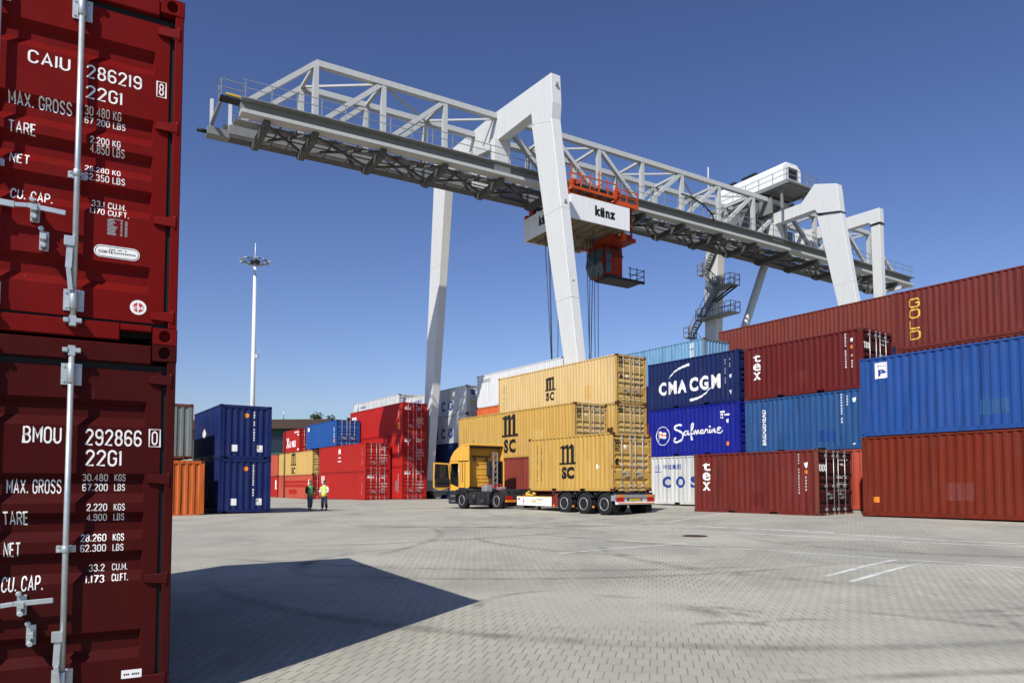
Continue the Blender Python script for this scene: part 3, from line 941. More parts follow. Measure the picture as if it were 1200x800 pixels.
for s_, y1, z in (('KGS', 2.13, 1.632), ('LBS', 2.128, 1.563), ('KGS', 2.13, 1.425), ('LBS', 2.128, 1.355), ('KGS', 2.13, 1.213), ('LBS', 2.128, 1.143), ('CU.M.', 2.155, 1.004), ('CU.FT.', 2.16, 0.932)):
    door_text(D, ns_low, s_, 2.06, y1, z, 0.05, 'white', 0.02)
put('sticker', drape(rects([(2.135, 0.225, 2.262, 0.283)]), 'D', L20, 0.0015), M['white'], D)
put('sticker', drape(rects([(2.15 + i * 0.0125, 0.246, 2.158 + i * 0.0125, 0.259) for i in range(8) if i != 3]), 'D', L20, 0.003), M['black'], D)

ns_up = container(NS_NEAR, NS_YAW, NSZ + H8 + 0.004, L20, H8, 'nsred', 'bright red container in the left foreground marked CAIU 286219, stacked on the oxide-red one', castm=None, near_detail=True)
dl_, D = near_door_gear(ns_up, False)
door_text(D, ns_up, 'CAIU', 1.468, 1.718, 1.926, 0.098)
door_text(D, ns_up, '286219', 1.815, 2.165, 1.914, 0.10)
boxed(D, '8', 2.265, 2.325, 1.905, 0.092)
door_text(D, ns_up, '22G1', 1.815, 2.042, 1.765, 0.098)
door_text(D, ns_up, 'MAX. GROSS', 1.365, 1.735, 1.622, 0.085)
door_text(D, ns_up, 'TARE', 1.376, 1.526, 1.414, 0.085)
door_text(D, ns_up, 'NET', 1.385, 1.497, 1.2, 0.085)
door_text(D, ns_up, 'CU. CAP.', 1.395, 1.637, 0.962, 0.085)
for s_, y0, y1, z in (('30 480 KG', 1.812, 2.04, 1.64), ('67 200 LBS', 1.812, 2.068, 1.578), ('2.200 KG', 1.85, 2.04, 1.427), ('4.850 LBS', 1.85, 2.068, 1.372),
                      ('28.280 KG', 1.822, 2.045, 1.222), ('62.350 LBS', 1.822, 2.075, 1.158), ('33.1 CU.M.', 1.87, 2.085, 0.985), ('1.170 CU.FT.', 1.86, 2.105, 0.922)):
    door_text(D, ns_up, s_, y0, y1, z, 0.05, 'white', 0.016)
rnd = random.Random(3); rs = []
for i in range(12):
    z = 0.868 - i * 0.0095
    rs.append((1.972, z, 2.005 + rnd.random() * 0.03, z + 0.005)); rs.append((2.052 + rnd.random() * .006, z, 2.066, z + 0.005)); rs.append((2.082, z, 2.098, z + 0.005))
rs.append((1.985, 0.876, 2.07, 0.880))
put('sticker', drape(rects(rs), 'D', L20, 0.002), M['lgrey'], D)
cx, cz = 2.037, 0.64
pill = ellipse(cx + 0.1, cz, 0.044, 0.044, 12, -90, 90) + ellipse(cx - 0.1, cz, 0.044, 0.044, 12, 90, 270)
put('sticker', drape(polys([pill[:-1]]), 'D', L20, 0.0015), M['white'], D)
pl2 = ellipse(cx + 0.1, cz, 0.036, 0.036, 12, -90, 90) + ellipse(cx - 0.1, cz, 0.036, 0.036, 12, 90, 270)
put('sticker', drape(strokes([pl2 + [pl2[0]]], 0.003), 'D', L20, 0.003), M['black'], D)
door_text(D, ns_up, 'CORTEN', cx - 0.115, cx - 0.005, cz - 0.003, 0.022, 'black', 0.02).location = (0.0025, 0, 0)
put('sticker', drape(rects([(cx + i * 0.012, cz - 0.008, cx + 0.008 + i * 0.012, cz) for i in range(10)] + [(cx - 0.05 + i * 0.014, cz + 0.014, cx - 0.04 + i * 0.014, cz + 0.02) for i in range(8) if i not in (3, 6)]), 'D', L20, 0.003), M['black'], D)
ex, ez = 2.18, 0.262
put('sticker', drape(polys([ellipse(ex, ez, 0.053, 0.053)[:-1]]), 'D', L20, 0.0015), M['white'], D)
put('sticker', drape(polys([ellipse(ex, ez, 0.034, 0.034)[:-1]]), 'D', L20, 0.003), M['lred'], D)
put('sticker', drape(fit(text_bm('chs', 0.03), ex, ez, 0.066, 0.032), 'D', L20, 0.0045), M['white'], D)
put('sticker', drape(rects([(ex - 0.004, ez - 0.034, ex + 0.004, ez + 0.034)]), 'D', L20, 0.004), M['white'], D)

# ================================================================== right-hand rows
RG = 'freight containers stacked in the yard'
def dlw(yaw):
    a = R(yaw); return Vector((math.sin(a), -math.cos(a), 0)), Vector((math.cos(a), math.sin(a), 0))
def shift(near, yaw, back=0.0, right=0.0):
    dl, dw = dlw(yaw); p = Vector((near[0], near[1], 0)) - dl * back + dw * right
    return (p.x, p.y)

# front row: brown-red tex box and the two 40-foot high cubes
t1 = container((11.74, 27.76), 35.59, 0.0, L20, H8, 'tex', 'brown-red container lettered tex, alone on the ground in front of the stacked wall', group=RG, rods='galv', castm='casting', post='texpost', doormat='texdoor')
stacked(t1, 'tex', 0.68, 0.94, 2.24, 0.40, 'white', 0.018)
codes(t1, 'S', 5.22, 0.86, 2.44, 'white', 1, 0.07); codes(t1, 'S', 5.52, 0.9, 1.55, 'white', 2, 0.07)
decal(t1, 'sticker', polys([[(5.44, 2.07), (5.62, 2.09), (5.60, 1.92), (5.54, 1.84), (5.46, 1.93)]]), 'S', 'white')
decal(t1, 'sticker', rects([(5.46, 1.64, 5.60, 1.78)]), 'S', 'lorange')
decal(t1, 'lettering', fit(text_bm('tex', 0.03), 0.36, 1.90, 0.5, 0.34), 'D', 'white'); door_marks(t1, 11, H8)
r1 = container((19.89, 16.75), 34.72, 0.07, L40, H9, 'r1', 'rust-red forty-foot high container on the ground at the right edge, under a blue one', group=RG, castm=None)
decal(r1, 'sticker', rects([(0.38, 0.50, 0.60, 0.70)]), 'S', 'lorange')
bp = container((19.89, 16.75), 34.72, 0.07 + H9, L40, H9, 'bluep', 'royal-blue forty-foot container with a white P sticker, on the rust-red one at right', group=RG, castm=None)
decal(bp, 'sticker', rects([(0.56, 2.10, 1.02, 2.68)]), 'S', 'white')
decal(bp, 'sticker', fit(text_bm('P', 0.06), 0.80, 2.30, 0.24, 0.24, ), 'S', 'lblue', 0.006)
decal(bp, 'sticker', rects([(0.62, 2.54, 0.96, 2.56), (0.86, 2.28, 0.96, 2.34)]), 'S', 'lblue', 0.006)

# second row, right column
X2 = (14.92, 30.52); XY = 34.78
container(X2, XY, 0.15, L20, H8, 'salmon', 'faded red container on the ground hidden behind the lone tex box', group=RG)
b2 = container(X2, XY, 0.15 + H8, L20, H8, 'b2', 'mid-blue container with upright white BRIDGEHEAD lettering, above the lone tex box', group=RG, castm=None)
decal(b2, 'lettering', fit(text_bm('BRIDGEHEAD', 0.03), 1.06, 1.22, 0.2, 1.7, 1), 'S', 'white')
codes(b2, 'S', 5.03, 1.12, 2.42, 'white', 3, 0.06); codes(b2, 'S', 5.3, 1.9, 2.45, 'white', 4, 0.06)
decal(b2, 'sticker', polys([[(5.52, 2.2), (5.68, 2.22), (5.66, 2.06), (5.6, 2.0), (5.54, 2.07)]]), 'S', 'white')
decal(b2, 'sticker', rects([(5.5, 0.2, 5.62, 0.26)]), 'S', 'white')
x2 = container(X2, XY, 0.15 + 2 * H8, L20, H8, 'tex2', 'dark wine-red container lettered tex, on top of the BRIDGEHEAD one', group=RG, rods='galv', doormat='texdoor')
stacked(x2, 'tex', 0.72, 0.94, 2.24, 0.40, 'white', 0.018)
codes(x2, 'S', 5.27, 0.9, 2.44, 'white', 5, 0.07); codes(x2, 'S', 5.55, 0.9, 1.5, 'white', 6, 0.07)
decal(x2, 'sticker', polys([[(5.47, 2.2), (5.62, 2.2), (5.6, 2.05), (5.49, 2.05)]]), 'S', 'white')
decal(x2, 'sticker', rects([(5.47, 1.75, 5.6, 1.9)]), 'S', 'lorange')
decal(x2, 'lettering', fit(text_bm('tex', 0.03), 0.42, 1.90, 0.52, 0.34), 'D', 'white'); door_marks(x2, 12, H8)

# second row, left column
CM = (11.21, 35.53); CY = 36.04
co = container(CM, CY, 0.18, L20, H8, 'cosco', 'pale grey container lettered COSCO in blue, on the ground beside the trailer rear', group=RG)
for ch, x in (('C', 1.28), ('O', 2.24), ('S', 3.2), ('C', 4.15), ('O', 5.1)):
    decal(co, 'lettering', fit(text_bm(ch, 0.045), x, 1.20, 0.62, 0.62), 'S', 'lblue')
decal(co, 'lettering', fit(text_bm('中远集团', 0.02), 1.66, 2.02, 1.2, 0.27), 'S', 'lblue')
decal(co, 'logo', polys([[(0.50, 1.86), (0.54, 1.86), (0.54, 2.14), (0.50, 2.08)], [(0.62, 1.86), (0.68, 1.86), (0.68, 2.22), (0.62, 2.14)], [(0.76, 1.86), (0.79, 1.86), (0.79, 2.1), (0.76, 2.05)], [(0.44, 1.74), (0.86, 1.74), (0.86, 1.79), (0.44, 1.79)]]), 'S', 'lblue')
sf = container(CM, CY, 0.18 + H8, L20, H8, 'saf', 'ultramarine container with white Safmarine script and a flag roundel', group=RG, castm=None)
z0 = 0.18
def sline(pts, k=6): return smooth_line([(1.83 + a * 3.2, 0.72 + b * 0.95) for a, b in pts], k)
scr = [sline([(0.16, 0.93), (0.14, 0.98), (0.07, 0.98), (0.01, 0.86), (0.04, 0.74), (0.14, 0.60), (0.19, 0.42), (0.17, 0.18), (0.08, 0.04), (0.01, 0.06), (0.0, 0.18), (0.04, 0.27)], 7)]
thin = [sline(p) for p in (
    [(0.29, 0.60), (0.25, 0.62), (0.21, 0.5), (0.23, 0.40), (0.28, 0.45), (0.30, 0.60), (0.30, 0.42), (0.33, 0.44), (0.38, 0.62), (0.41, 0.98), (0.38, 0.95), (0.365, 0.6), (0.38, 0.25), (0.39, 0.12), (0.365, 0.14), (0.36, 0.36), (0.41, 0.46)],
    [(0.41, 0.42), (0.425, 0.60), (0.43, 0.42), (0.465, 0.62), (0.475, 0.42), (0.51, 0.62), (0.52, 0.43), (0.55, 0.46)],
    [(0.61, 0.60), (0.575, 0.60), (0.56, 0.48), (0.585, 0.42), (0.615, 0.6), (0.615, 0.43), (0.64, 0.44), (0.665, 0.62), (0.685, 0.60), (0.70, 0.62), (0.70, 0.44), (0.735, 0.48)],
    [(0.745, 0.62), (0.745, 0.44), (0.775, 0.48), (0.79, 0.62), (0.795, 0.44), (0.835, 0.62), (0.84, 0.44), (0.865, 0.46)],
    [(0.965, 0.62), (0.93, 0.68), (0.895, 0.62), (0.93, 0.56), (0.885, 0.50), (0.90, 0.40), (0.96, 0.40), (1.0, 0.50)])]
decal(sf, 'logo', strokes([(scr[0], 0.105)] + [(t_, 0.062) for t_ in thin], 0.06), 'S', 'white')
decal(sf, 'logo', polys([ellipse(1.83 + 3.2 * 0.745, 0.72 + 0.95 * 0.76, 0.05, 0.05, 10)[:-1]]), 'S', 'white')
decal(sf, 'logo', strokes([ellipse(1.02, 1.13, 0.47, 0.50)], 0.035), 'S', 'white')
decal(sf, 'logo', polys([[(0.75, 1.05), (0.80, 1.05), (0.80, 1.40), (0.75, 1.40)], [(0.82, 1.03), (1.05, 0.98), (1.28, 0.98), (1.26, 1.32), (1.08, 1.30), (0.82, 1.40)], [(0.72, 0.78), (0.75, 0.78), (0.79, 1.1), (0.76, 1.1)]]), 'S', 'white')
decal(sf, 'logo', polys([[(0.82, 1.18), (1.05, 1.13), (1.29, 1.10), (1.28, 1.19), (1.06, 1.22), (0.82, 1.27)], [(0.94, 1.0), (1.02, 0.985), (1.02, 1.36), (0.94, 1.38)]]), 'S', 'lorange', 0.006)
decal(sf, 'number_marking', rects([(4.86, 2.08, 5.14, 2.18), (4.88, 1.94, 5.06, 2.04), (5.12, 1.93, 5.42, 2.02), (4.88, 1.80, 4.94, 1.89), (4.98, 1.8, 5.06, 1.88)]), 'S', 'white')
decal(sf, 'sticker', polys([[(5.24, 1.72), (5.38, 1.76), (5.36, 1.55), (5.28, 1.58)]]), 'S', 'white')
decal(sf, 'sticker', rects([(5.24, 0.42, 5.38, 0.62)]), 'S', 'lorange')
cg = container(CM, CY, 0.18 + 2 * H8, L20, H8, 'navy', 'navy container lettered CMA CGM between two white swooshes', group=RG, castm=None)
z0 = 0.18 + 2 * H8
decal(cg, 'logo', fit(text_bm('CMA', 0.042, 1.28), 1.76, 1.12, 1.95, 0.72), 'S', 'white')
decal(cg, 'logo', fit(text_bm('CGM', 0.042, 1.28), 3.92, 1.14, 2.0, 0.74), 'S', 'white')
def swoosh(p, wds): return strokes([(smooth_line(p, 8), wds)], 0.1)
n1 = 8 * 3 + 1
decal(cg, 'logo', swoosh([(1.5, 1.62), (1.82, 1.92), (2.3, 2.12), (2.92, 2.24)], [0.03 + 0.11 * i / (n1 - 1) for i in range(n1)]), 'S', 'white')
decal(cg, 'logo', swoosh([(2.92, 0.32), (3.5, 0.40), (3.95, 0.58), (4.3, 0.86)], [0.15 - 0.12 * i / (n1 - 1) for i in range(n1)]), 'S', 'white')
codes(cg, 'S', 5.22, 0.9, 2.2, 'white', 7, 0.07); codes(cg, 'S', 5.5, 1.75, 2.2, 'white', 8, 0.07)
decal(cg, 'sticker', polys([[(5.44, 1.36), (5.62, 1.40), (5.58, 1.2), (5.48, 1.22)], [(5.42, 0.58), (5.6, 0.6), (5.56, 0.36), (5.5, 0.5)]]), 'S', 'white')

# third row: long brown-red boxes at the fourth tier (and what carries them)
GY = 34.38; GN = (21.2, 39.6); GR = (25.69, 25.1); G0 = 0.24; GR0 = -0.04
TIER = ('bottom', 'second', 'third')
for k in range(3):
    container(GN, GY, G0 + k * H9, L40, H9, ('b2', 'gold2', 'navy')[k], '%s-tier container behind the dark tex box, under the brick-red one' % TIER[k], group=RG)
    container(GR, GY, GR0 + k * H8, L40, H8, ('navy', 'gold', 'gold2')[k], '%s-tier container hidden behind the rust-red and blue pair, under GOLD' % TIER[k], group=RG)
container(GN, GY, G0 + 3 * H9, L40, H9, 'gold', 'brick-red container topping the wall behind the dark tex box, left of GOLD', group=RG, castm=None)
gd = container(GR, GY, GR0 + 3 * H8, L40, H9, 'gold2', 'maroon container with upright yellow GOLD letters, topmost at the right edge', group=RG, castm=None)
for k, g in enumerate(([(1, .82), (.82, 1), (.18, 1), (0, .82), (0, .18), (.18, 0), (.82, 0), (1, .18), (1, .5), (.6, .5)], [(.2, 0), (0, .2), (0, .8), (.2, 1), (.8, 1), (1, .8), (1, .2), (.8, 0), (.2, 0)], [(0, 1), (0, 0), (1, 0)], [(0, 0), (0, 1), (.8, 1), (1, .8), (1, .2), (.8, 0), (0, 0)])):
    decal(gd, 'lettering', strokes([[(0.70 + a * 0.44, 2.03 - k * 0.52 + b * 0.385) for a, b in g]], 0.068), 'S', 'lyellow')

# sky-blue box between the yellow and the brick-red tops
LBN = (12.25, 45.6)
for k in range(3): container(LBN, PSI, G0 + k * H8, L40, H8, ('grey', 'brick', 'navy')[k], '%s-tier container behind the navy swoosh column, under the sky-blue one' % TIER[k], group=RG)
lb = container(LBN, PSI, G0 + 3 * H8, L40, H8, 'ltblue', 'sky-blue container peeping out between the pale yellow and brick-red tops', group=RG, post='grey', end='wall')
codes(lb, 'S', 11.1, 1.2, 2.4, 'white', 21, 0.3)

# ================================================================== middle block of yellow boxes
MN = (6.07, 41.74)
MG = 'yellow freight containers around the lorry'
container(MN, 35.26, 0.18, L40, H9, 'brick', 'brown-red container at ground level hidden behind the loaded trailer', group=RG)
m3b = container(MN, 35.26, 0.18 + H9, L40, H9, 'msc', 'yellow container directly beneath the pale yellow MSC one at the top', group=MG, post='mscpost')
decal(m3b, 'logo', fit(text_bm('m', 0.05), 0.36, 2.5, 0.34, 0.28), 'D', 'black'); door_marks(m3b, 31, H9, 'lgrey')
m3 = container(MN, 35.26, 0.18 + 2 * H9, L40, H9, 'msc3', 'pale yellow forty-foot MSC container, highest of the yellow ones', group=MG, doormat='msc', post='mscpost')
msc_logo(m3, 5.92, 1.38, 0.92)
codes(m3, 'S', 0.62, 0.45, 2.35, 'black', 33, 0.08); codes(m3, 'S', 0.98, 0.5, 2.2, 'black', 34, 0.08)
msc_logo(m3, 0.42, 2.38, 0.36, 'black', 'D'); door_marks(m3, 35, H9, 'lgrey')
decal(m3, 'door_marking', rects([(0.32, 1.5, 0.52, 1.72)]), 'D', 'dark'); decal(m3, 'sticker', polys([ellipse(0.85, 1.62, 0.08, 0.09, 12)[:-1]]), 'D', 'white')
M2N = (3.44, 39.58)
m2r = container(M2N, 35.69, 0.0, L40, H9, 'brick', 'brown-red container on the ground behind the lorry cab, under a yellow one', group=RG)
m2 = container(M2N, 35.69, H9, L40, H9, 'msc2', 'deep yellow forty-foot MSC container standing on the brown-red one behind the cab', group=MG, doormat='msc', post='mscpost')
msc_logo(m2, 5.98, 1.30, 1.42)
codes(m2, 'S', 0.66, 0.5, 2.3, 'black', 36, 0.07); codes(m2, 'S', 0.98, 0.6, 2.15, 'black', 37, 0.07)
msc_logo(m2, 0.36, 2.26, 0.34, 'black', 'D'); door_marks(m2, 38, H9, 'lgrey'); decal(m2, 'sticker', polys([ellipse(0.84, 2.22, 0.06, 0.06, 12)[:-1]]), 'D', 'white')
TRN = (4.38, 31.5); TRY = 35.84
tr = container(TRN, TRY, 0.93, L20, H8, 'msc2', 'short yellow MSC container loaded on the trailer behind the cab', group=MG, doormat='msc2', post='mscpost')
msc_logo(tr, 2.98, 1.24, 0.98)
codes(tr, 'S', 0.70, 0.42, 2.22, 'black', 39, 0.09); codes(tr, 'S', 1.02, 0.5, 2.1, 'black', 40, 0.08)
msc_logo(tr, 0.33, 1.98, 0.32, 'black', 'D'); door_marks(tr, 41, H8, 'lgrey')
decal(tr, 'sticker', polys([ellipse(0.80, 1.96, 0.09, 0.09, 14)[:-1]]), 'D', 'white')
decal(tr, 'door_marking', polys([[(0.22, 1.16), (0.44, 1.16), (0.40, 1.45), (0.26, 1.45)]]), 'D', 'dark'); decal(tr, 'sticker', rects([(0.24, 1.05, 0.42, 1.13)]), 'D', 'lorange')
decal(tr, 'sticker', rects([(5.0, 1.0, 5.08, 1.2), (5.12, 1.05, 5.16, 1.12)]), 'S', 'white')

# white box and the orange one beneath it, behind the yellow block
RN = (3.86, 54.5)
container(RN, 35.0, 0.0, L40, H9, 'navy', 'navy container at the foot of the white-topped column behind the yellow block', group=RG)
container(RN, 35.0, H9, L40, H8, 'rf', 'red second-tier container of the white-topped column behind the yellow block', group=RG)
oc = container(RN, 35.0, H9 + H8, L40, H8, 'orange2', 'vermilion orange container just under the white one behind the yellow block', group=RG)
rc = container(RN, 35.0, H9 + 2 * H8, L40, H9, 'reefer', 'white refrigerated container with a rusty corner, above the vermilion orange one', group=RG, castm='casting', post='reefer')
decal(rc, 'sticker', rects([(0.75, 2.2, 2.1, 2.5), (10.6, 0.2, 10.9, 0.6), (11.0, 0.2, 11.5, 0.35)]), 'S', 'lgrey')

# pale COSCO column in the crane's shadow, and a farther one
def cosco(near, yaw, z, lab, k):
    c = container(near, yaw, z, L40, H8, 'cosco', lab, group=RG)
    for i, ch in enumerate('COSCO'):
        decal(c, 'lettering', fit(text_bm(ch, 0.04), 3.9 + i * 1.35, 0.95, 0.85, 0.95), 'S', 'lblue')
    decal(c, 'logo', polys([[(1.0, 1.5), (1.1, 1.5), (1.1, 2.0), (1.0, 1.9)], [(1.25, 1.5), (1.4, 1.5), (1.4, 2.2), (1.25, 2.1)], [(0.8, 1.35), (1.7, 1.35), (1.7, 1.42), (0.8, 1.42)]]), 'S', 'lblue')
    decal(c, 'lettering', fit(text_bm('中远集团', 0.02), 2.7, 1.95, 1.5, 0.3), 'S', 'lblue')
    decal(c, 'sticker', rects([(0.45, 1.75, 0.95, 2.2), (1.4, 1.95, 2.0, 2.05)]), 'D', 'lblue'); decal(c, 'sticker', polys([ellipse(0.72, 1.1, 0.28, 0.14, 12)[:-1]]), 'D', 'lyellow' if k else 'lgrey')
    return c
CN = (-4.1, 65.0)
container(CN, 35.0, -0.05, L40, H8, 'navy', 'container on the ground painted dark for the shade right of the crane leg', group=RG)  # navy colour stands in for the deep shade between the stacks
container(CN, 35.0, -0.05 + H8, L40, H8, 'navy', 'dark container in the shade under the pale COSCO pair by the crane leg', group=RG)
cosco(CN, 35.0, -0.05 + 2 * H8, 'pale COSCO container in shade right of the crane leg, lower of its pair', 0)
cosco(CN, 35.0, -0.05 + 3 * H8, 'pale COSCO container right of the crane leg, topmost and partly in shade', 1)
FN = (-11.9, 76.0)
for k in range(3): container(FN, 35.0, 0.1 + k * 2.74, L40, H8, ('rf', 'navy', 'brick')[k], '%s-tier container hidden behind the tall red stack, under a pale COSCO one' % TIER[k], group=RG)
cosco(FN, 35.0, 0.1 + 3 * 2.74, 'sunlit pale COSCO container showing above the tall red stack', 0)

# ================================================================== far left red rows
RBN = (-9.77, 64.43)
RBL = ('lower', 'middle', 'top')
for k in range(3):
    c = container(RBN, 34.66, 0.0 + k * H9, L40, H9, 'rb', 'long scarlet container, %s one of the three-high red stack beside the crane leg' % ('bottom', 'middle', 'topmost')[k], group=RG, rods='galv', castm=None)
    decal(c, 'lettering', rects([(0.25, 2.25, 0.4, 2.5), (0.44, 2.25, 0.5, 2.5), (0.54, 2.25, 0.62, 2.5), (0.64, 2.25, 0.82, 2.32), (0.74, 2.25, 0.82, 2.5)]), 'D', 'white')
    door_marks(c, 50 + k, H9, 'white'); codes(c, 'S', 11.3, 0.5 + 0.4 * k, 2.3, 'cream', 55 + k, 0.1)
    if k == 2:
        decal(c, 'logo', rects([(0.5, 1.75, 1.5, 2.35)]), 'S', 'white'); decal(c, 'logo', rects([(0.75, 1.85, 0.85, 2.25), (1.0, 1.85, 1.1, 2.0), (1.1, 2.0, 1.25, 2.25)]), 'S', 'lred', 0.007)
        decal(c, 'sticker', rects([(11.2, 0.5, 11.6, 1.1)]), 'S', 'lorange'); decal(c, 'sticker', rects([(1.5, 1.1, 1.9, 1.5)]), 'D', 'lorange')
RFN = (-13.1, 64.6)
for k in range(2):
    c = container(RFN, 34.0, -0.1 + k * H8, L40, H8, 'rf', 'long signal-red container, %s of the two-high red stack in front of the taller one' % ('lower', 'upper')[k], group=RG, rods='galv', castm=None)
    door_marks(c, 60 + k, H8, 'white'); codes(c, 'S', 11.4, 0.5, 2.1, 'cream', 63 + k, 0.1)
    if k: decal(c, 'logo', polys([[(5.4, 1.75), (5.6, 2.25), (5.9, 2.25), (6.1, 1.75), (5.9, 1.75), (5.75, 2.05), (5.6, 1.75)], [(5.2, 1.0), (5.5, 1.15), (5.75, 1.05), (6.0, 1.15), (6.3, 1.0), (6.0, 1.05), (5.75, 0.95), (5.5, 1.05)], [(5.4, 1.35), (6.1, 1.35), (6.1, 1.45), (5.4, 1.45)]]), 'S', 'white')
    else: decal(c, 'logo', polys([[(0.7, 2.3), (0.95, 2.3), (1.0, 1.75), (1.25, 1.75), (1.3, 2.3), (1.55, 2.3), (1.45, 1.5), (0.85, 1.5)]]), 'S', 'white')
    if not k: decal(c, 'lettering', rects([(0.25, 2.0, 0.42, 2.22), (0.46, 2.0, 0.54, 2.22), (0.58, 2.0, 0.68, 2.22), (0.7, 2.0, 0.84, 2.07), (0.78, 2.0, 0.86, 2.22)]), 'D', 'white')
fb = container(shift(RFN, 34.0, 7.3), 34.0, -0.1 + 2 * H8 + 0.02, 9.125, H8, 'farblue', 'cobalt blue container lying on top of the two-high red stack', group=RG)
codes(fb, 'S', 8.4, 0.8, 1.9, 'white', 66, 0.12); decal(fb, 'sticker', rects([(0.5, 1.9, 1.0, 2.3)]), 'S', 'white'); decal(fb, 'sticker', rects([(8.3, 0.35, 8.6, 0.75)]), 'S', 'lorange')
MYN = (-21.1, 76.5)
sa = container(MYN, 34.0, -0.2, L40, H8, 'salmon', 'faded orange-red container on the ground beneath the distant yellow MSC one', group=RG, doormat='rf')
decal(sa, 'lettering', rects([(2.3, 1.25, 10.6, 1.6), (2.3, 1.7, 10.6, 2.0), (4.0, 0.5, 7.0, 1.0)]), 'S', 'rf')
decal(sa, 'lettering', polys([[(10.8, 1.5), (11.2, 1.5), (11.2, 2.2), (10.8, 1.9)]]), 'S', 'cream')
my = container(MYN, 34.0, -0.2 + H8, L40, H8, 'msc', 'distant yellow MSC container between red ones, above the two walking people', group=MG)
msc_logo(my, 5.6, 1.1, 1.5)
NXN = shift(MYN, 34.0, L40 + 0.4)
c = container(NXN, 34.0, -0.2, L40, H8, 'rf', 'red ground-level container farthest left, half hidden by the dark blue pair', group=RG); decal(c, 'lettering', rects([(11.2, 1.0, 11.6, 2.1), (11.0, 1.0, 11.8, 1.15)]), 'S', 'white')
container(NXN, 34.0, -0.2 + H8, L40, H8, 'salmon', 'faded orange-red container farthest left, half hidden by the dark blue pair', group=RG)
xl = container(shift(MYN, 34.0, 4.5), 34.0, -0.2 + 2 * H8, L20, H8, 'rf', 'small red container with white lettering on top of the distant yellow MSC one', group=RG)
decal(xl, 'lettering', fit(text_bm('X', 0.06), 1.75, 1.15, 1.0, 1.15), 'S', 'white'); decal(xl, 'lettering', fit(text_bm('LINES', 0.05), 3.55, 0.98, 2.2, 0.72), 'S', 'white')
decal(xl, 'number_marking', rects([(4.2, 2.2, 5.7, 2.32), (5.3, 1.85, 5.7, 2.05)]), 'S', 'white'); decal(xl, 'sticker', rects([(5.3, 0.2, 5.7, 0.4)]), 'S', 'white')

# ================================================================== stacks beside the near pair
BSN = (-13.91, 34.38)
for k in range(2):
    c = container(BSN, 34.51, -0.1 + k * H8, L20, H8, 'bs', 'dark blue container with ribbed blind end, %s one left of the two people' % ('lower', 'upper')[k], end='wall', group=RG, castm=None)
    decal(c, 'sticker', polys([ellipse(1.24, 2.1, 0.11, 0.11, 14)[:-1]]), 'E', 'lorange')
    for y in (0.70, 1.87): decal(c, 'sticker', rects([(y - 0.14, 0.34, y - 0.005, 0.66), (y + 0.01, 0.34, y + 0.14, 0.66)]), 'E', 'white')
    decal(c, 'sticker', rects([(1.9, 0.37, 1.97, 0.47), (1.78, 0.5, 1.85, 0.62)]), 'E', 'lgrey' if k == 0 else 'lorange')
    codes(c, 'E', 1.60, 0.8, 2.3, 'cream', 70 + k, 0.05)
    decal(c, 'sticker', polys([ellipse(2.5, 1.35, 0.35, 0.25, 12)[:-1]]), 'S', 'cream')
og = container(shift((-14.3, 33.7), 34.5, 0, -W), 34.5, -0.25, L20, H8, 'orange', 'orange container with a ribbed rusty end, on the ground beside the red foreground pair', end='wall', group=RG)
container(shift((-15.1, 34.2), 34.5, 0, -W), 34.5, -0.25 + H8 + 0.1, L20, H8, 'grey', 'grey-green container with rusty posts, stacked on the orange one', end='wall', group=RG, post='casting')


def patch(c, x, z, w_, h_, mat): decal(c, 'repair_patch', rects([(x, z, x + w_, z + h_)]), 'S', mat, 0.003)
patch(t1, 3.05, 0.4, 0.56, 0.5, 'tex2'); patch(t1, 1.9, 1.5, 0.28, 0.7, 'r1'); patch(r1, 2.9, 0.6, 0.84, 0.6, 'gold'); patch(r1, 6.1, 1.6, 0.56, 0.8, 'tex')
patch(m2, 8.5, 0.9, 0.84, 0.7, 'msc'); patch(m3, 9.3, 0.5, 0.56, 0.8, 'msc'); patch(tr, 4.3, 0.5, 0.28, 0.9, 'msc'); patch(bp, 4.0, 0.5, 0.84, 0.5, 'b2'); patch(b2, 3.9, 0.4, 0.84, 0.5, 'bluep'); patch(cg, 5.0, 0.3, 0.28, 0.5, 'bs'); patch(x2, 3.0, 0.5, 0.56, 0.6, 'tex'); patch(m2, 2.6, 0.4, 0.56, 0.5, 'msc3')

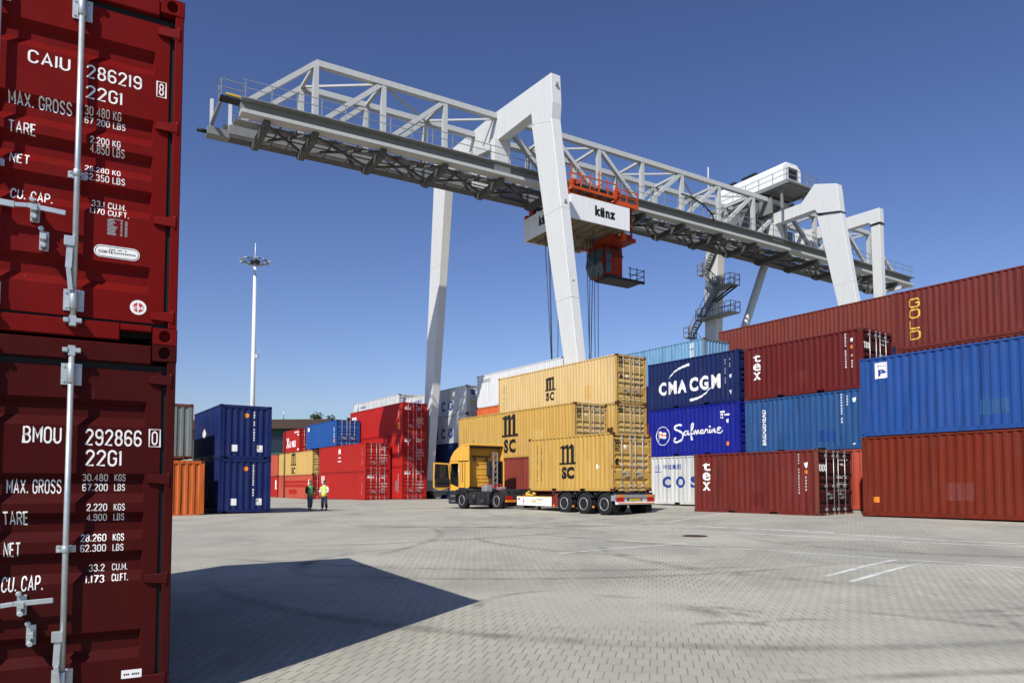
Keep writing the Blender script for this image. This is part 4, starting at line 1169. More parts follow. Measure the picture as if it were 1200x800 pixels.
# ================================================================== gantry crane (local frame: x along the girder, y away from the viewer)
CR_A = R(31.68)
CRO = (-1.08, 56.0, 0.0)
crane = thing('gantry_crane', 'huge pale grey rail-mounted gantry crane spanning the container yard', 'crane', CRO, CR_A)
def camb(q): return 0.50 * (1 - ((q - 19) / 42.0) ** 2)
NODES = [0.2 + 4.93 * i for i in range(-3, 11)]
TW = 3.6
ZB, ZT = 25.35, 29.95
CW, CG = M['crane'], M['crane2']
def cpart(name, mb, mat=None, bevel=0.0): return mb.build(name, mat or CW, crane, bevel)
ENDS = [-19.5] + NODES + [57.4]
fine = []
for a, b in zip(ENDS[:-1], ENDS[1:]): fine += [a, (a + b) / 2]
fine.append(ENDS[-1])
for y in (0.0, TW):
    s = -1 if y == 0 else 1
    mb = MB()
    for a, b in zip(fine[:-1], fine[1:]): mb.beam((a, y, ZB + 0.25 + camb(a)), (b, y, ZB + 0.25 + camb(b)), 0.5, 0.62)
    cpart('bottom_chord', mb, CG)  # darker grey carries the walkway's shade on the chord
    mb = MB()
    for a, b in zip(fine[:-1], fine[1:]): mb.beam((a, y + s * 0.22, ZB - 0.19 + camb(a)), (b, y + s * 0.22, ZB - 0.19 + camb(b)), 0.9, 0.24)
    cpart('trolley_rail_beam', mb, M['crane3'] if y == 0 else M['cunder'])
    mb = MB()
    tn = [-14.6] + NODES[1:-1] + [49.5]
    for a, b in zip(tn[:-1], tn[1:]): mb.beam((a, y, ZT + camb(a)), (b, y, ZT + camb(b)), 0.42, 0.42)
    cpart('top_chord', mb, M['crane4'])
    mb = MB()
    for a, b in zip(fine[:-1], fine[1:]): mb.beam((a, y + s * 0.38, ZB + 0.60 + camb(a)), (b, y + s * 0.38, ZB + 0.60 + camb(b)), 0.9, 0.06)
    cpart('walkway', mb, M['grate'])
    mb = MB()
    q = -19.3
    while q < 57.3:
        z = ZB + 0.66 + camb(q)
        mb.beam((q, y + s * 0.8, z), (q, y + s * 0.8, z + 1.1), 0.06, 0.06); q += 1.65
    for a, b in zip(fine[:-1], fine[1:]):
        for dz in (0.58, 1.1): mb.beam((a, y + s * 0.8, ZB + 0.66 + dz + camb(a)), (b, y + s * 0.8, ZB + 0.66 + dz + camb(b)), 0.042, 0.042)
    cpart('walkway_railing', mb, M['grate'])
    for i, q in enumerate(NODES):
        mb = MB(); wd = 0.48 if i == 0 else 0.36
        mb.beam((q, y, ZB + 0.5 + camb(q)), (q, y, ZT - 0.2 + camb(q)), 0.34, wd, (0, 1, 0)); cpart('truss_post', mb, M['crane4'])
    # diagonals: rising to the right, or falling to the right
    up = {-1: (-19.3, NODES[0]), 0: 1, 1: 1, 2: 0, 3: -1, 4: -1, 5: -1, 6: 1, 7: 1, 8: 1, 9: 1, 10: -1, 11: 1, 12: -1}
    def diag(a, za, b, zb_):
        mb = MB(); mb.beam((a, y, za), (b, y, zb_), 0.32, 0.32, (0, 1, 0)); cpart('truss_diagonal', mb, M['crane4'])
    diag(-19.3, ZB + 0.5 + camb(-19.3), NODES[0], ZT + camb(NODES[0]))
    for i in range(13):
        u_ = up[i]
        a, b = NODES[i], NODES[i + 1]
        if u_ == 1: diag(a + 0.3, ZB + 0.5 + camb(a), b - 0.1, ZT - 0.1 + camb(b))
        elif u_ == -1: diag(a + 0.1, ZT - 0.1 + camb(a), b - 0.3, ZB + 0.5 + camb(b))
    diag(49.5, ZT + camb(49.5), 54.6, ZB + 0.5 + camb(54.6))
for i, q in enumerate(NODES):
    mb = MB(); z = ZT + camb(q)
    mb.beam((q, 0.2, z - 0.02), (q, TW - 0.2, z - 0.02), 0.22, 0.22)
    cpart('top_cross_strut', mb, M['crane4'])
    if i < len(NODES) - 1:
        q2 = NODES[i + 1]; mb = MB()
        a, b = (0.2, TW - 0.2) if i % 2 else (TW - 0.2, 0.2)
        mb.beam((q, a, z), (q2, b, ZT + camb(q2)), 0.14, 0.14); cpart('top_brace', mb, M['crane4'])
for q in [-17.8] + NODES + [54.5]:
    mb = MB(); z = ZB - 0.62 + camb(q)
    mb.prism([(-0.30, 0.30), (-0.30, 0.05), (0.1, -0.22), (TW - 0.1, -0.22), (TW + 0.3, 0.05), (TW + 0.3, 0.30)], lambda a, b, d, q=q, z=z: (q + d, a, z + b), -0.2, 0.2)
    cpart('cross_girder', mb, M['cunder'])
QB = [-17.8] + NODES + [54.5]
for a, b in zip(QB[:-1], QB[1:]):
    mb = MB(); z0, z1 = ZB - 0.3 + camb(a), ZB - 0.3 + camb(b)
    mb.beam((a, 0.3, z0), (b, TW - 0.3, z1), 0.14, 0.14); mb.beam((a, TW - 0.3, z0 - 0.02), (b, 0.3, z1 - 0.02), 0.14, 0.14)
    for k in (0.33, 0.66): mb.beam((a + (b - a) * k, 0.25, z0 + 0.12), (a + (b - a) * k, TW - 0.25, z0 + 0.12), 0.09, 0.09)
    for yy in (1.1, 2.4): mb.beam((a, yy, z0 + 0.16), (b, yy, z1 + 0.16), 0.07, 0.07)
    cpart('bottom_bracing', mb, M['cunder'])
# left tip: end posts, buffers and a small service platform
z = ZB + camb(-20)
for q, y in ((-20.6, TW + 0.2), (-19.4, TW + 0.2)):
    mb = MB(); mb.beam((q, y, z - 0.2), (q, y, z + 2.25), 0.2, 0.2, (0, 1, 0)); mb.build('end_post', CW, crane)
mb = MB(); mb.beam((-20.9, TW + 0.22, z - 0.1), (-19.45, TW + 0.22, z - 0.1), 0.9, 0.5); mb.build('end_beam', CG, crane)
mb = MB(); mb.tube((-21.5, TW + 0.2, z - 0.1), (-20.9, TW + 0.2, z - 0.1), 0.13, 10); mb.build('buffer', M['dark'], crane)
mb = MB(); mb.box((-20.7, -0.3, z + 0.56), (-19.4, 0.5, z + 0.64)); mb.build('end_platform', M['dark'], crane)
mb = MB(); mb.box((-20.4, -0.34, z + 0.72), (-19.5, -0.2, z + 0.86)); mb.build('cable_tray', M['plate'], crane)
mb = MB(); mb.beam((-20.6, 0.4, z + 0.5), (-20.6, TW + 0.2, z + 0.5), 0.2, 0.2); mb.build('end_tie', CG, crane)
mb = MB()
for dz in (0.5, 1.0): mb.beam((-20.7, -0.35, z + 0.66 + dz), (-19.3, -0.35, z + 0.66 + dz), 0.05, 0.05); mb.beam((-20.7, -0.35, z + 0.66 + dz), (-20.7, 0.5, z + 0.66 + dz), 0.05, 0.05)
for y in (-0.35, 0.45): mb.beam((-20.7, y, z + 0.6), (-20.7, y, z + 1.66), 0.06, 0.06)
mb.build('end_railing', M['grate'], crane)
# far-side trough and inner walkway, added to thicken the girder's cast shadow
mb = MB()
for a, b in zip(fine[:-1], fine[1:]):
    mb.beam((a, TW + 1.5, ZB + 0.75 + camb(a)), (b, TW + 1.5, ZB + 0.75 + camb(b)), 1.5, 0.12); mb.beam((a, TW + 2.2, ZB + 1.2 + camb(a)), (b, TW + 2.2, ZB + 1.2 + camb(b)), 0.06, 0.9)
cpart('shadow_trough', mb, M['cunder'])
mb = MB()
for a, b in zip(fine[:-1], fine[1:]): mb.beam((a, 1.8, ZB + 0.1 + camb(a)), (b, 1.8, ZB + 0.1 + camb(b)), 1.0, 0.06)
cpart('inner_walkway', mb, M['grate'])
mb = MB(); ze = ZB - 0.22 + camb(57.4)
mb.beam((57.3, -0.6, ze), (57.3, TW + 0.6, ze), 0.35, 0.34)
for y in (0, TW): mb.tube((57.4, y, ze), (58.1, y, ze), 0.12, 10)
cpart('end_beam', mb)

def leg(q, t0, t1, z1, b0, b1, z0, wq=0.8, name='portal_leg', wq0=None):
    """tapered box leg; t runs towards the viewer (= -y)"""
    mb = MB(); h = wq / 2; g = (wq0 or wq * 0.85) / 2
    mb.hexa([(q - g, -b0, z0), (q + g, -b0, z0), (q + g, -b1, z0), (q - g, -b1, z0), (q - h, -t0, z1), (q + h, -t0, z1), (q + h, -t1, z1), (q - h, -t1, z1)])
    lg_ = cpart(name, mb, CW, 0.03)
    for f_ in (0.22, 0.47, 0.72):
        a0, a1, zz_ = b0 + (t0 - b0) * f_, b1 + (t1 - b1) * f_, z0 + (z1 - z0) * f_
        lo, hi = min(a0, a1) - 0.004, max(a0, a1) + 0.004; hw = g + (h - g) * f_ + 0.004
        ms = MB(); ms.box((q - hw, -hi, zz_), (q + hw, -lo, zz_ + 0.035)); ms.build('weld_seam', M['crane3'], lg_)
    return lg_
def prof_beam(q, poly, wq, name='portal_beam', mat=None):
    mb = MB(); mb.prism(poly, lambda a, b, d: (q + d, -a, b), -wq / 2, wq / 2); return cpart(name, mb, mat, 0.03)
def sole(q, t0, t1):
    mb = MB(); g = gz(CRO[0] + q * math.cos(CR_A) + t0 * math.sin(CR_A), CRO[1] + q * math.sin(CR_A) - t0 * math.cos(CR_A))
    mb.box((q - 3.2, -t1 - 0.1, g + 0.75), (q + 3.2, -t0 + 0.1, g + 1.7))
    for k in (-2.5, -0.9, 0.9, 2.5): mb.tube((q + k, -t1 + 0.2, g + 0.38), (q + k, -t0 - 0.2, g + 0.38), 0.37, 16)
    for k in (-1.7, 1.7): mb.box((q + k - 1.3, -t1 + 0.1, g + 0.4), (q + k + 1.3, -t0 - 0.1, g + 0.74))
    cpart('bogie', mb, CG)
# portal one
Q1 = 0.2
prof_beam(Q1, [(7.6, 30.15), (7.75, 28.0), (7.6, 26.6), (5.2, 27.45), (5.05, 28.3), (0.6, 28.35), (-11.0, 28.6), (-11.3, 30.9), (-0.2, 30.75)], 0.82)
leg(Q1, 5.1, 7.55, 27.4, 10.65, 11.75, 1.6)
leg(Q1, -8.9, -11.35, 28.7, -12.6, -13.9, 1.6, 0.85)
for y in (0.0, TW):
    mb = MB(); mb.box((Q1 - 0.75, y - 0.32, ZB + 0.5), (Q1 + 0.75, y + 0.32, 28.5)); cpart('saddle_post', mb, CW, 0.02)
mb = MB()
for y in (0.36, TW - 0.36): mb.prism([(-0.4, 28.4), (-3.4, 26.4), (-2.6, 26.4), (0.3, 28.3)], lambda a, b, d: (a, y + d, b), -0.04, 0.04)
cpart('gusset_plate', mb)
sole(Q1, 10.65, 11.75); sole(Q1, -13.9, -12.6)
for z, t in ((29.3, 7.68), (20.6, 8.6), (14.8, 9.45)):
    mb = MB(); mb.box((Q1 - 0.1, -t - 0.14, z), (Q1 + 0.1, -t + 0.02, z + 0.2)); cpart('leg_lamp', mb, M['galv'])
# portal two with the machine house
Q2 = 33.2
prof_beam(Q2, [(7.3, 29.7), (7.45, 28.6), (7.6, 26.9), (5.2, 27.5), (4.9, 27.95), (0.4, 27.95), (-9.0, 28.1), (-9.2, 29.2), (3.4, 29.1), (4.9, 30.5)], 0.8)
leg(Q2, 5.1, 7.55, 27.2, 10.7, 11.6, 1.6, 0.7)
mb = MB(); mb.prism([(7.62, 26.98), (7.66, 26.86), (5.14, 27.36), (5.1, 27.52)], lambda a, b, d: (Q2 + d, -a, b), -0.44, 0.44); cpart('joint_flange', mb, M['dark'])
leg(Q2, -7.2, -9.0, 28.2, -8.6, -9.9, 1.6, 1.1, 'portal_leg', 1.1)
sole(Q2, 10.7, 11.6); sole(Q2, -9.9, -8.6)
for y in (0.0, TW):
    mb = MB(); mb.box((Q2 - 0.85, y - 0.32, ZB + 0.5 + camb(Q2)), (Q2 + 0.85, y + 0.32, 28.0)); cpart('saddle_post', mb, CW, 0.02)
mh = M['cwhite']
mb = MB()
mb.prism([(32.3, 31.5), (35.2, 31.5), (35.2, 33.5), (34.6, 34.0), (32.9, 34.0), (32.3, 33.5)], lambda a, b, d: (a, d, b), -1.7, 7.2)
house = mb.build('machine_house', mh, crane, 0.04)
mb = MB(); mb.box((33.2, -1.76, 32.4), (34.6, -1.70, 33.5)); mb.build('louvre', M['dark'], house)
for ya_, yb_2 in ((2.2, 4.0), (5.0, 6.2)):
    mb = MB(); mb.box((32.9, ya_, 34.0), (34.2, yb_2, 34.33)); mb.build('roof_vent', M['dark'], house)
mb = MB(); mb.box((31.4, -2.9, 31.3), (36.2, 7.4, 31.48)); mb.box((31.4, -2.9, 31.1), (31.6, 7.4, 31.3)); mb.box((36.0, -2.9, 31.1), (36.2, 7.4, 31.3))
for y in (-2.5, 0, 2.5, 5.0, 7.0): mb.box((31.6, y, 31.1), (36.0, y + 0.16, 31.28))
cpart('house_platform', mb, CG)
mb = MB()
for (a, b) in (((31.45, -2.85), (31.45, 7.35)), ((36.15, -2.85), (36.15, 7.35)), ((31.45, -2.85), (36.15, -2.85))):
    L_ = math.hypot(b[0] - a[0], b[1] - a[1]); n = max(2, int(L_ / 1.5))
    for i in range(n + 1):
        x, y = a[0] + (b[0] - a[0]) * i / n, a[1] + (b[1] - a[1]) * i / n
        mb.beam((x, y, 31.48), (x, y, 32.6), 0.05, 0.05)
    for dz in (0.55, 1.1): mb.beam((*a, 31.48 + dz), (*b, 31.48 + dz), 0.045, 0.045)
cpart('house_railing', mb, M['grate'])
mb = MB()
for q in (32.0, 35.4):
    for y in (-1.8, 1.0, 3.6, 6.4): mb.beam((q, y, 29.0), (q, y, 31.1), 0.2, 0.2, (0, 1, 0))
mb.box((31.9, -0.6, 28.9), (32.1, 6.6, 30.6)); mb.box((35.3, -0.6, 28.9), (35.5, 6.6, 30.6))
cpart('house_support', mb, CG)
mb = MB(); mb.box((32.4, 0.3, 28.95), (35.1, 3.6, 30.9)); mb.tube((31.0, 1.0, 29.8), (31.0, 3.0, 29.8), 0.8, 16); cpart('cable_drum', mb, CG)
mb = MB(); mb.tube((30.5, 6.5, 31.5), (30.5, 6.5, 36.0), 0.06, 6); cpart('antenna', mb)
# control cabinets standing on the walkway left of the machine house
for q, h, y in ((28.2, 1.9, 0.75), (30.6, 2.4, 0.8), (31.6, 1.6, 2.6), (26.0, 1.3, 2.4), (36.4, 1.6, 0.8)):
    mb = MB(); mb.box((q - 0.6, y, ZB + 0.72 + camb(q)), (q + 0.6, y + 1.1, ZB + 0.72 + camb(q) + h)); mb.box((q - 0.65, y - 0.05, ZB + 0.72 + camb(q) + h), (q + 0.65, y + 1.15, ZB + 0.8 + camb(q) + h)); cpart('switch_cabinet', mb, CG)
mb = MB()
pts = [(19.0, -0.9, ZB + 2.6), (20.5, -0.9, ZB + 2.55), (22.0, -0.9, ZB + 2.1), (23.0, -0.9, ZB + 1.5), (23.2, -0.9, ZB + 0.9)]
mb.pipe(pts, 0.07); cpart('cable_hose', mb, M['dark'])
# stair tower on the far leg of portal two
def flight(y0, z0, y1, z1, x, name='stair_flight'):
    mb = MB()
    for dx in (-0.4, 0.4):
        mb.beam((x + dx, y0, z0), (x + dx, y1, z1), 0.06, 0.24); mb.beam((x + dx, y0, z0 + 1.0), (x + dx, y1, z1 + 1.0), 0.05, 0.05)
        for k in range(6):
            f = k / 5; mb.beam((x + dx, y0 + (y1 - y0) * f, z0 + (z1 - z0) * f), (x + dx, y0 + (y1 - y0) * f, z0 + (z1 - z0) * f + 1.0), 0.04, 0.04)
    n = int(abs(z1 - z0) / 0.24)
    for k in range(n):
        f = (k + 0.5) / n; y, z = y0 + (y1 - y0) * f, z0 + (z1 - z0) * f
        mb.box((x - 0.38, y - 0.13, z - 0.02), (x + 0.38, y + 0.13, z + 0.02))
    cpart(name, mb, M['grate'])
def landing(y0, y1, z, x0, x1):
    mb = MB(); mb.box((x0, y0, z - 0.12), (x1, y1, z)); ld = cpart('stair_landing', mb, M['landing'])
    mb = MB()
    per = [(x0, y0), (x1, y0), (x1, y1), (x0, y1), (x0, y0)]
    for a, b in zip(per[:-1], per[1:]):
        L_ = math.hypot(b[0] - a[0], b[1] - a[1]); n = max(1, int(round(L_ / 0.9)))
        for i in range(n + 1):
            x, y = a[0] + (b[0] - a[0]) * i / n, a[1] + (b[1] - a[1]) * i / n
            mb.beam((x, y, z), (x, y, z + 1.15), 0.06, 0.06)
        for dz in (0.55, 1.12): mb.beam((*a, z + dz), (*b, z + dz), 0.055, 0.055)
    mb.build('landing_railing', M['landing'], ld)
XS = Q2 - 1.05
flight(7.2, 27.4, 8.9, 24.9, XS); landing(8.5, 9.3, 24.9, XS - 0.6, XS + 0.6)
flight(8.8, 24.9, 6.9, 22.9, XS); landing(4.6, 7.0, 22.9, XS - 0.6, XS + 0.9)
flight(7.0, 22.9, 9.5, 20.1, XS); landing(4.6, 9.6, 19.9, XS - 0.6, XS + 0.9)
flight(9.6, 19.9, 11.0, 18.3, XS); landing(10.7, 11.5, 18.2, XS - 0.6, XS + 0.6)
zz = 18.2; sgn_ = -1
while zz > 2.5:
    flight(11.0 if sgn_ < 0 else 8.4, zz, 8.4 if sgn_ < 0 else 11.0, zz - 2.6, XS); landing((7.0, 10.6)[sgn_ > 0], (8.6, 12.0)[sgn_ > 0], zz - 2.65, XS - 0.6, XS + 0.6)
    zz -= 2.65; sgn_ = -sgn_
mb = MB(); mb.beam((XS, 4.7, 22.7), (XS, 7.6, 21.6), 0.14, 0.14); mb.beam((XS + 0.5, 4.7, 22.7), (XS + 0.5, 7.6, 21.6), 0.14, 0.14); cpart('landing_brace', mb, M['dark'])
mb = MB(); mb.prism([(9.3, 23.4), (8.0, 24.6), (7.6, 22.6), (9.1, 20.6)], lambda a, b, d: (Q2 - 0.62 + d, a, b), -0.03, 0.03); cpart('cladding_panel', mb, M['lgrey'])
# slanting far support
mb = MB(); mb.tube((36.2, 3.8, 25.4), (37.0, 16.0, 0.2), 0.42, 14, 0.5); cpart('slanting_leg', mb)
mb = MB(); mb.box((35.8, 15.3, -0.1), (38.2, 16.7, 0.9)); cpart('bogie', mb, CG)
# portal three
Q3 = 43.0
prof_beam(Q3, [(5.5, 30.0), (5.55, 28.5), (4.5, 28.5), (4.3, 28.75), (-4.6, 28.9), (-4.8, 30.3)], 0.75)
leg(Q3, 4.5, 5.5, 28.4, 4.9, 5.7, 1.6, 0.7)
mb = MB(); mb.box((Q3 - 0.4, -5.56, 28.30), (Q3 + 0.4, -4.44, 28.42)); cpart('joint_flange', mb, M['dark'])
sole(Q3, 4.7, 5.9)
for y in (0.0, TW):
    mb = MB(); mb.box((Q3 - 0.6, y - 0.3, ZB + 0.5 + camb(Q3)), (Q3 + 0.6, y + 0.3, 28.8)); cpart('saddle_post', mb, CW, 0.02)

# ------------------------------------------------------------------ trolley hanging on the girder
tro = thing('crane_trolley', 'white and orange crane trolley lettered künz hanging below the girder with its cabin', 'crane trolley', CRO, CR_A)
def tpart(name, mb, mat, bevel=0.0, par=None): return mb.build(name, mat, par or tro, bevel)
x0, x1, ya, yb = 5.6, 11.75, -2.05, 5.0
zt0, zt1 = 22.75, 24.72
mb = MB()
mb.box((x0, ya, zt0), (x1, ya + 0.12, zt1)); mb.box((x0, yb - 0.12, zt0), (x1, yb, zt1)); mb.box((x0, ya + 0.12, zt0), (x0 + 0.12, yb - 0.12, zt1)); mb.box((x1 - 0.12, ya + 0.12, zt0), (x1, yb - 0.12, zt1))
cowl = tpart('cowling', mb, M['cwhite'])
mb = MB(); mb.box((x0 + 0.13, ya + 0.13, zt0 + 0.15), (x1 - 0.13, yb - 0.13, zt0 + 0.35))
for k in range(6): mb.box((x0 + 0.3 + k, ya + 0.2, zt0 + 0.03), (x0 + 0.5 + k, yb - 0.2, zt0 + 0.15))
for k in range(4): mb.tube((x0 + 1.2 + k * 1.2, 0.6 + k * 0.4, zt0 - 0.25), (x0 + 1.2 + k * 1.2, 0.9 + k * 0.4, zt0 - 0.25), 0.35, 12)
tpart('underframe', mb, plain('bounce_lit_underframe', (0.26, 0.205, 0.14), 0.7, 0, 0.5, 2))  # brown tone paints in light bounced up from the ground
kz = bpy.data.meshes.new('kz')
bm = fit(text_bm('künz', 0.065, 1.2), 0, 0, 2.15, 0.88)
for v in bm.verts: v.co = (x0 + 3.5 + v.co.x, ya - 0.01, zt0 + 1.05 + v.co.y)
for f in bm.faces:
    f.normal_update()
    if f.normal.y > 0: f.normal_flip()
bm.to_mesh(kz); bm.free(); put('lettering', kz, M['black'], cowl)
kz = bpy.data.meshes.new('kz')
bm = fit(text_bm('künz', 0.065, 1.2), 0, 0, 2.0, 0.88)
for v in bm.verts: v.co = (x0 - 0.01, 1.6 - v.co.x, zt0 + 1.1 + v.co.y)
for f in bm.faces:
    f.normal_update()
    if f.normal.x > 0: f.normal_flip()
bm.to_mesh(kz); bm.free(); put('lettering', kz, M['black'], cowl)
# orange frame around the rails, platform and railings above the cowling
mb = MB()
for q in (x0 + 0.6, x1 - 0.9):
    mb.box((q, -1.5, zt1), (q + 0.45, -0.95, 26.3)); mb.box((q, TW + 0.95, zt1), (q + 0.45, TW + 1.5, 26.3))
mb.box((x0 + 0.1, -1.55, zt1 + 0.02), (x1 + 0.3, -1.2, zt1 + 0.4)); mb.box((x0 + 0.1, TW + 1.2, zt1 + 0.02), (x1 + 0.3, TW + 1.5, zt1 + 0.4))
mb.box((x0 + 2.7, -1.5, zt1 + 0.1), (x0 + 3.1, -1.1, 25.6))
mb.box((x1 - 0.2, -1.4, 22.2), (x1 + 0.2, -1.1, zt1)); 
tpart('trolley_frame', mb, M['corange'])
mb = MB(); mb.box((x0 + 0.1, -2.0, 25.25), (x1 - 1.4, -1.95, 25.45)); mb.box((x1 - 1.4, -1.8, 25.0), (x1 + 1.2, -0.8, 25.12)); mb.box((x1 - 1.4, -1.85, 24.9), (x1 + 1.2, -1.76, 25.25))
for k in range(5): mb.box((x0 + 0.1 + k * 1.1, -1.95, 25.2), (x0 + 0.25 + k * 1.1, -0.75, 25.3))
mb.box((x1 - 1.1, -1.6, 25.12), (x1 - 0.7, -1.35, 26.3))
tpart('service_platform', mb, M['corange'])
mb = MB(); mb.box((x0 + 0.12, -1.9, 25.31), (x1 - 1.42, -0.8, 25.36)); tpart('platform_grating', mb, M['grate'])
for qq in (x0 + 0.8, x0 + 3.5):
    mb = MB(); mb.box((qq, -1.6, 25.37), (qq + 0.65, -1.2, 25.85)); tpart('winch_motor', mb, M['dark'])
for qq in (x0 + 0.3, x0 + 2.2):
    mb = MB(); mb.beam((qq, -1.5, 25.4), (qq + 1.6, -1.5, 26.6), 0.09, 0.09); tpart('platform_brace', mb, M['corange'])
for k in range(3):
    mb = MB(); mb.pipe([(12.0 + k * 0.5, 1.5 + 0.3 * k, 22.7), (12.2 + k * 0.5, 1.0, 22.3), (12.9 + k * 0.4, 1.1, 21.6)], 0.05, 6); tpart('cable_loop', mb, M['rope'])
mb = MB()
for k in range(6):
    q = x0 + 0.15 + k * (x1 - 1.5 - x0) / 5; mb.beam((q, -1.95, 25.4), (q, -1.95, 26.75 + (0.5 if k in (0, 3) else 0)), 0.08, 0.08)
for k in range(3):
    q = x1 - 1.3 + k * 1.2; mb.beam((q, -1.8, 25.1), (q, -1.8, 26.4), 0.08, 0.08)
for z in (25.95, 26.5): mb.beam((x0 + 0.15, -1.95, z), (x1 - 1.4, -1.95, z), 0.06, 0.06); mb.beam((x0 + 0.15, -1.95, z), (x0 + 0.15, -1.4, z), 0.06, 0.06)
for z in (25.7, 26.3): mb.beam((x1 - 1.3, -1.8, z), (x1 + 1.1, -1.8, z), 0.06, 0.06); mb.beam((x1 + 1.1, -1.8, z), (x1 + 1.1, -1.4, z), 0.06, 0.06)
tpart('platform_railing', mb, M['corange'])
# access ladder frame and driver's cabin at the right end
mb = MB()
for q in (x1 + 0.1, x1 + 0.9):
    mb.box((q, -1.2, 22.6), (q + 0.12, -1.08, 25.0)); mb.box((q, -0.3, 22.6), (q + 0.12, -0.18, 25.0))
for z in (22.7, 23.4, 24.2): mb.box((x1 + 0.05, -1.25, z), (x1 + 1.05, -0.15, z + 0.1))
mb.box((x1 - 1.0, -0.6, 22.52), (x1 + 1.9, 3.6, 22.66)); mb.box((x1 - 1.0, -0.7, 22.45), (x1 + 1.9, -0.6, 22.8)); mb.box((x1 + 0.8, 1.3, 19.95), (x1 + 2.0, 3.5, 22.5))
tpart('cabin_hanger', mb, M['cabred'])
cx0, cx1, cy0, cy1, cz0, cz1 = 11.6, 14.1, 1.2, 3.6, 19.95, 22.5
mb = MB()
mb.prism([(cx0 - 0.0, cz1), (cx1 - 1.6, cz1), (cx1 - 1.6, cz0), (cx0 + 0.25, cz0), (cx0 - 0.25, cz0 + 1.0)], lambda a, b, d: (a, d, b), cy0, cy1)
cabn = tpart('operator_cabin', mb, M['cabred'], 0.03)
mb = MB(); mb.box((cx0 + 0.25, cy0 - 0.03, cz0 + 1.25), (cx1 - 1.75, cy0 - 0.004, cz1 - 0.35)); mb.box((cx0 + 0.2, cy0 - 0.03, cz0 + 0.2), (cx1 - 1.75, cy0 - 0.004, cz0 + 1.1)); mb.build('window', M['cabglass'], cabn)
mb = MB(); mb.hexa([(cx0 - 0.30, cy0 + 0.15, cz0 + 1.05), (cx0 - 0.27, cy0 + 0.15, cz0 + 1.05), (cx0 - 0.27, cy1 - 0.15, cz0 + 1.05), (cx0 - 0.30, cy1 - 0.15, cz0 + 1.05), (cx0 - 0.05, cy0 + 0.15, cz1 - 0.2), (cx0 - 0.02, cy0 + 0.15, cz1 - 0.2), (cx0 - 0.02, cy1 - 0.15, cz1 - 0.2), (cx0 - 0.05, cy1 - 0.15, cz1 - 0.2)])
mb.hexa([(cx0 + 0.21, cy0 + 0.15, cz0 + 0.06), (cx0 + 0.24, cy0 + 0.15, cz0 + 0.06), (cx0 + 0.24, cy1 - 0.15, cz0 + 0.06), (cx0 + 0.21, cy1 - 0.15, cz0 + 0.06), (cx0 - 0.27, cy0 + 0.15, cz0 + 0.98), (cx0 - 0.24, cy0 + 0.15, cz0 + 0.98), (cx0 - 0.24, cy1 - 0.15, cz0 + 0.98), (cx0 - 0.27, cy1 - 0.15, cz0 + 0.98)]); mb.build('window', M['cabglass'], cabn)
mb = MB(); mb.box((cx0 - 0.1, cy0 - 0.1, cz0 - 0.45), (cx0 + 0.02, cy0 + 0.02, cz1)); mb.box((cx0 + 0.1, cy0 - 0.3, cz0 - 0.45), (15.6, cy1 - 0.9, cz0 - 0.3)); mb.box((cx0 + 0.1, cy0 - 0.5, cz0 - 0.48), (15.9, cy0 - 0.3, cz0 - 0.25))
tpart('cabin_platform', mb, M['dark'])
mb = MB()
for q in (14.2, 15.0, 15.85):
    mb.beam((q, cy0 - 0.45, cz0 - 0.3), (q, cy0 - 0.45, cz0 + 0.85), 0.06, 0.06)
for z in (cz0 + 0.2, cz0 + 0.72):
    mb.beam((14.0, cy0 - 0.45, z), (15.85, cy0 - 0.45, z), 0.05, 0.05); mb.beam((15.85, cy0 - 0.45, z), (15.85, cy1 - 0.9, z), 0.05, 0.05)
tpart('cabin_railing', mb, M['dark'])
for (qa, yy, qb, yb_) in ((6.0, 1.8, 6.9, 2.4), (6.2, 2.6, 7.0, 2.4), (6.7, 2.6, 7.05, 2.6), (7.3, 2.0, 7.3, 2.4), (9.0, -0.6, 9.1, 0.2), (9.3, -0.2, 9.3, 0.4), (9.6, 0.6, 9.0, 0.2), (9.8, 1.4, 9.7, 0.8), (11.3, 2.2, 11.3, 2.2), (11.7, 2.2, 11.65, 2.2)):
    mb = MB(); mb.tube((qa, yy, 22.8), (qb, yb_, 7.2), 0.032, 5); tpart('hoist_rope', mb, M['rope'])
mb = MB()
mb.box((6.2, 0.2, 6.4), (12.3, 2.6, 6.75)); mb.box((6.6, 0.6, 6.75), (7.6, 2.4, 7.25)); mb.box((8.8, 0.0, 6.75), (9.9, 2.4, 7.25)); mb.box((11.0, 0.6, 6.75), (12.0, 2.4, 7.25))
for q in (6.15, 12.15):
    mb.box((q, -0.0, 6.1), (q + 0.2, 2.7, 6.6))
tpart('spreader', mb, M['plate'])

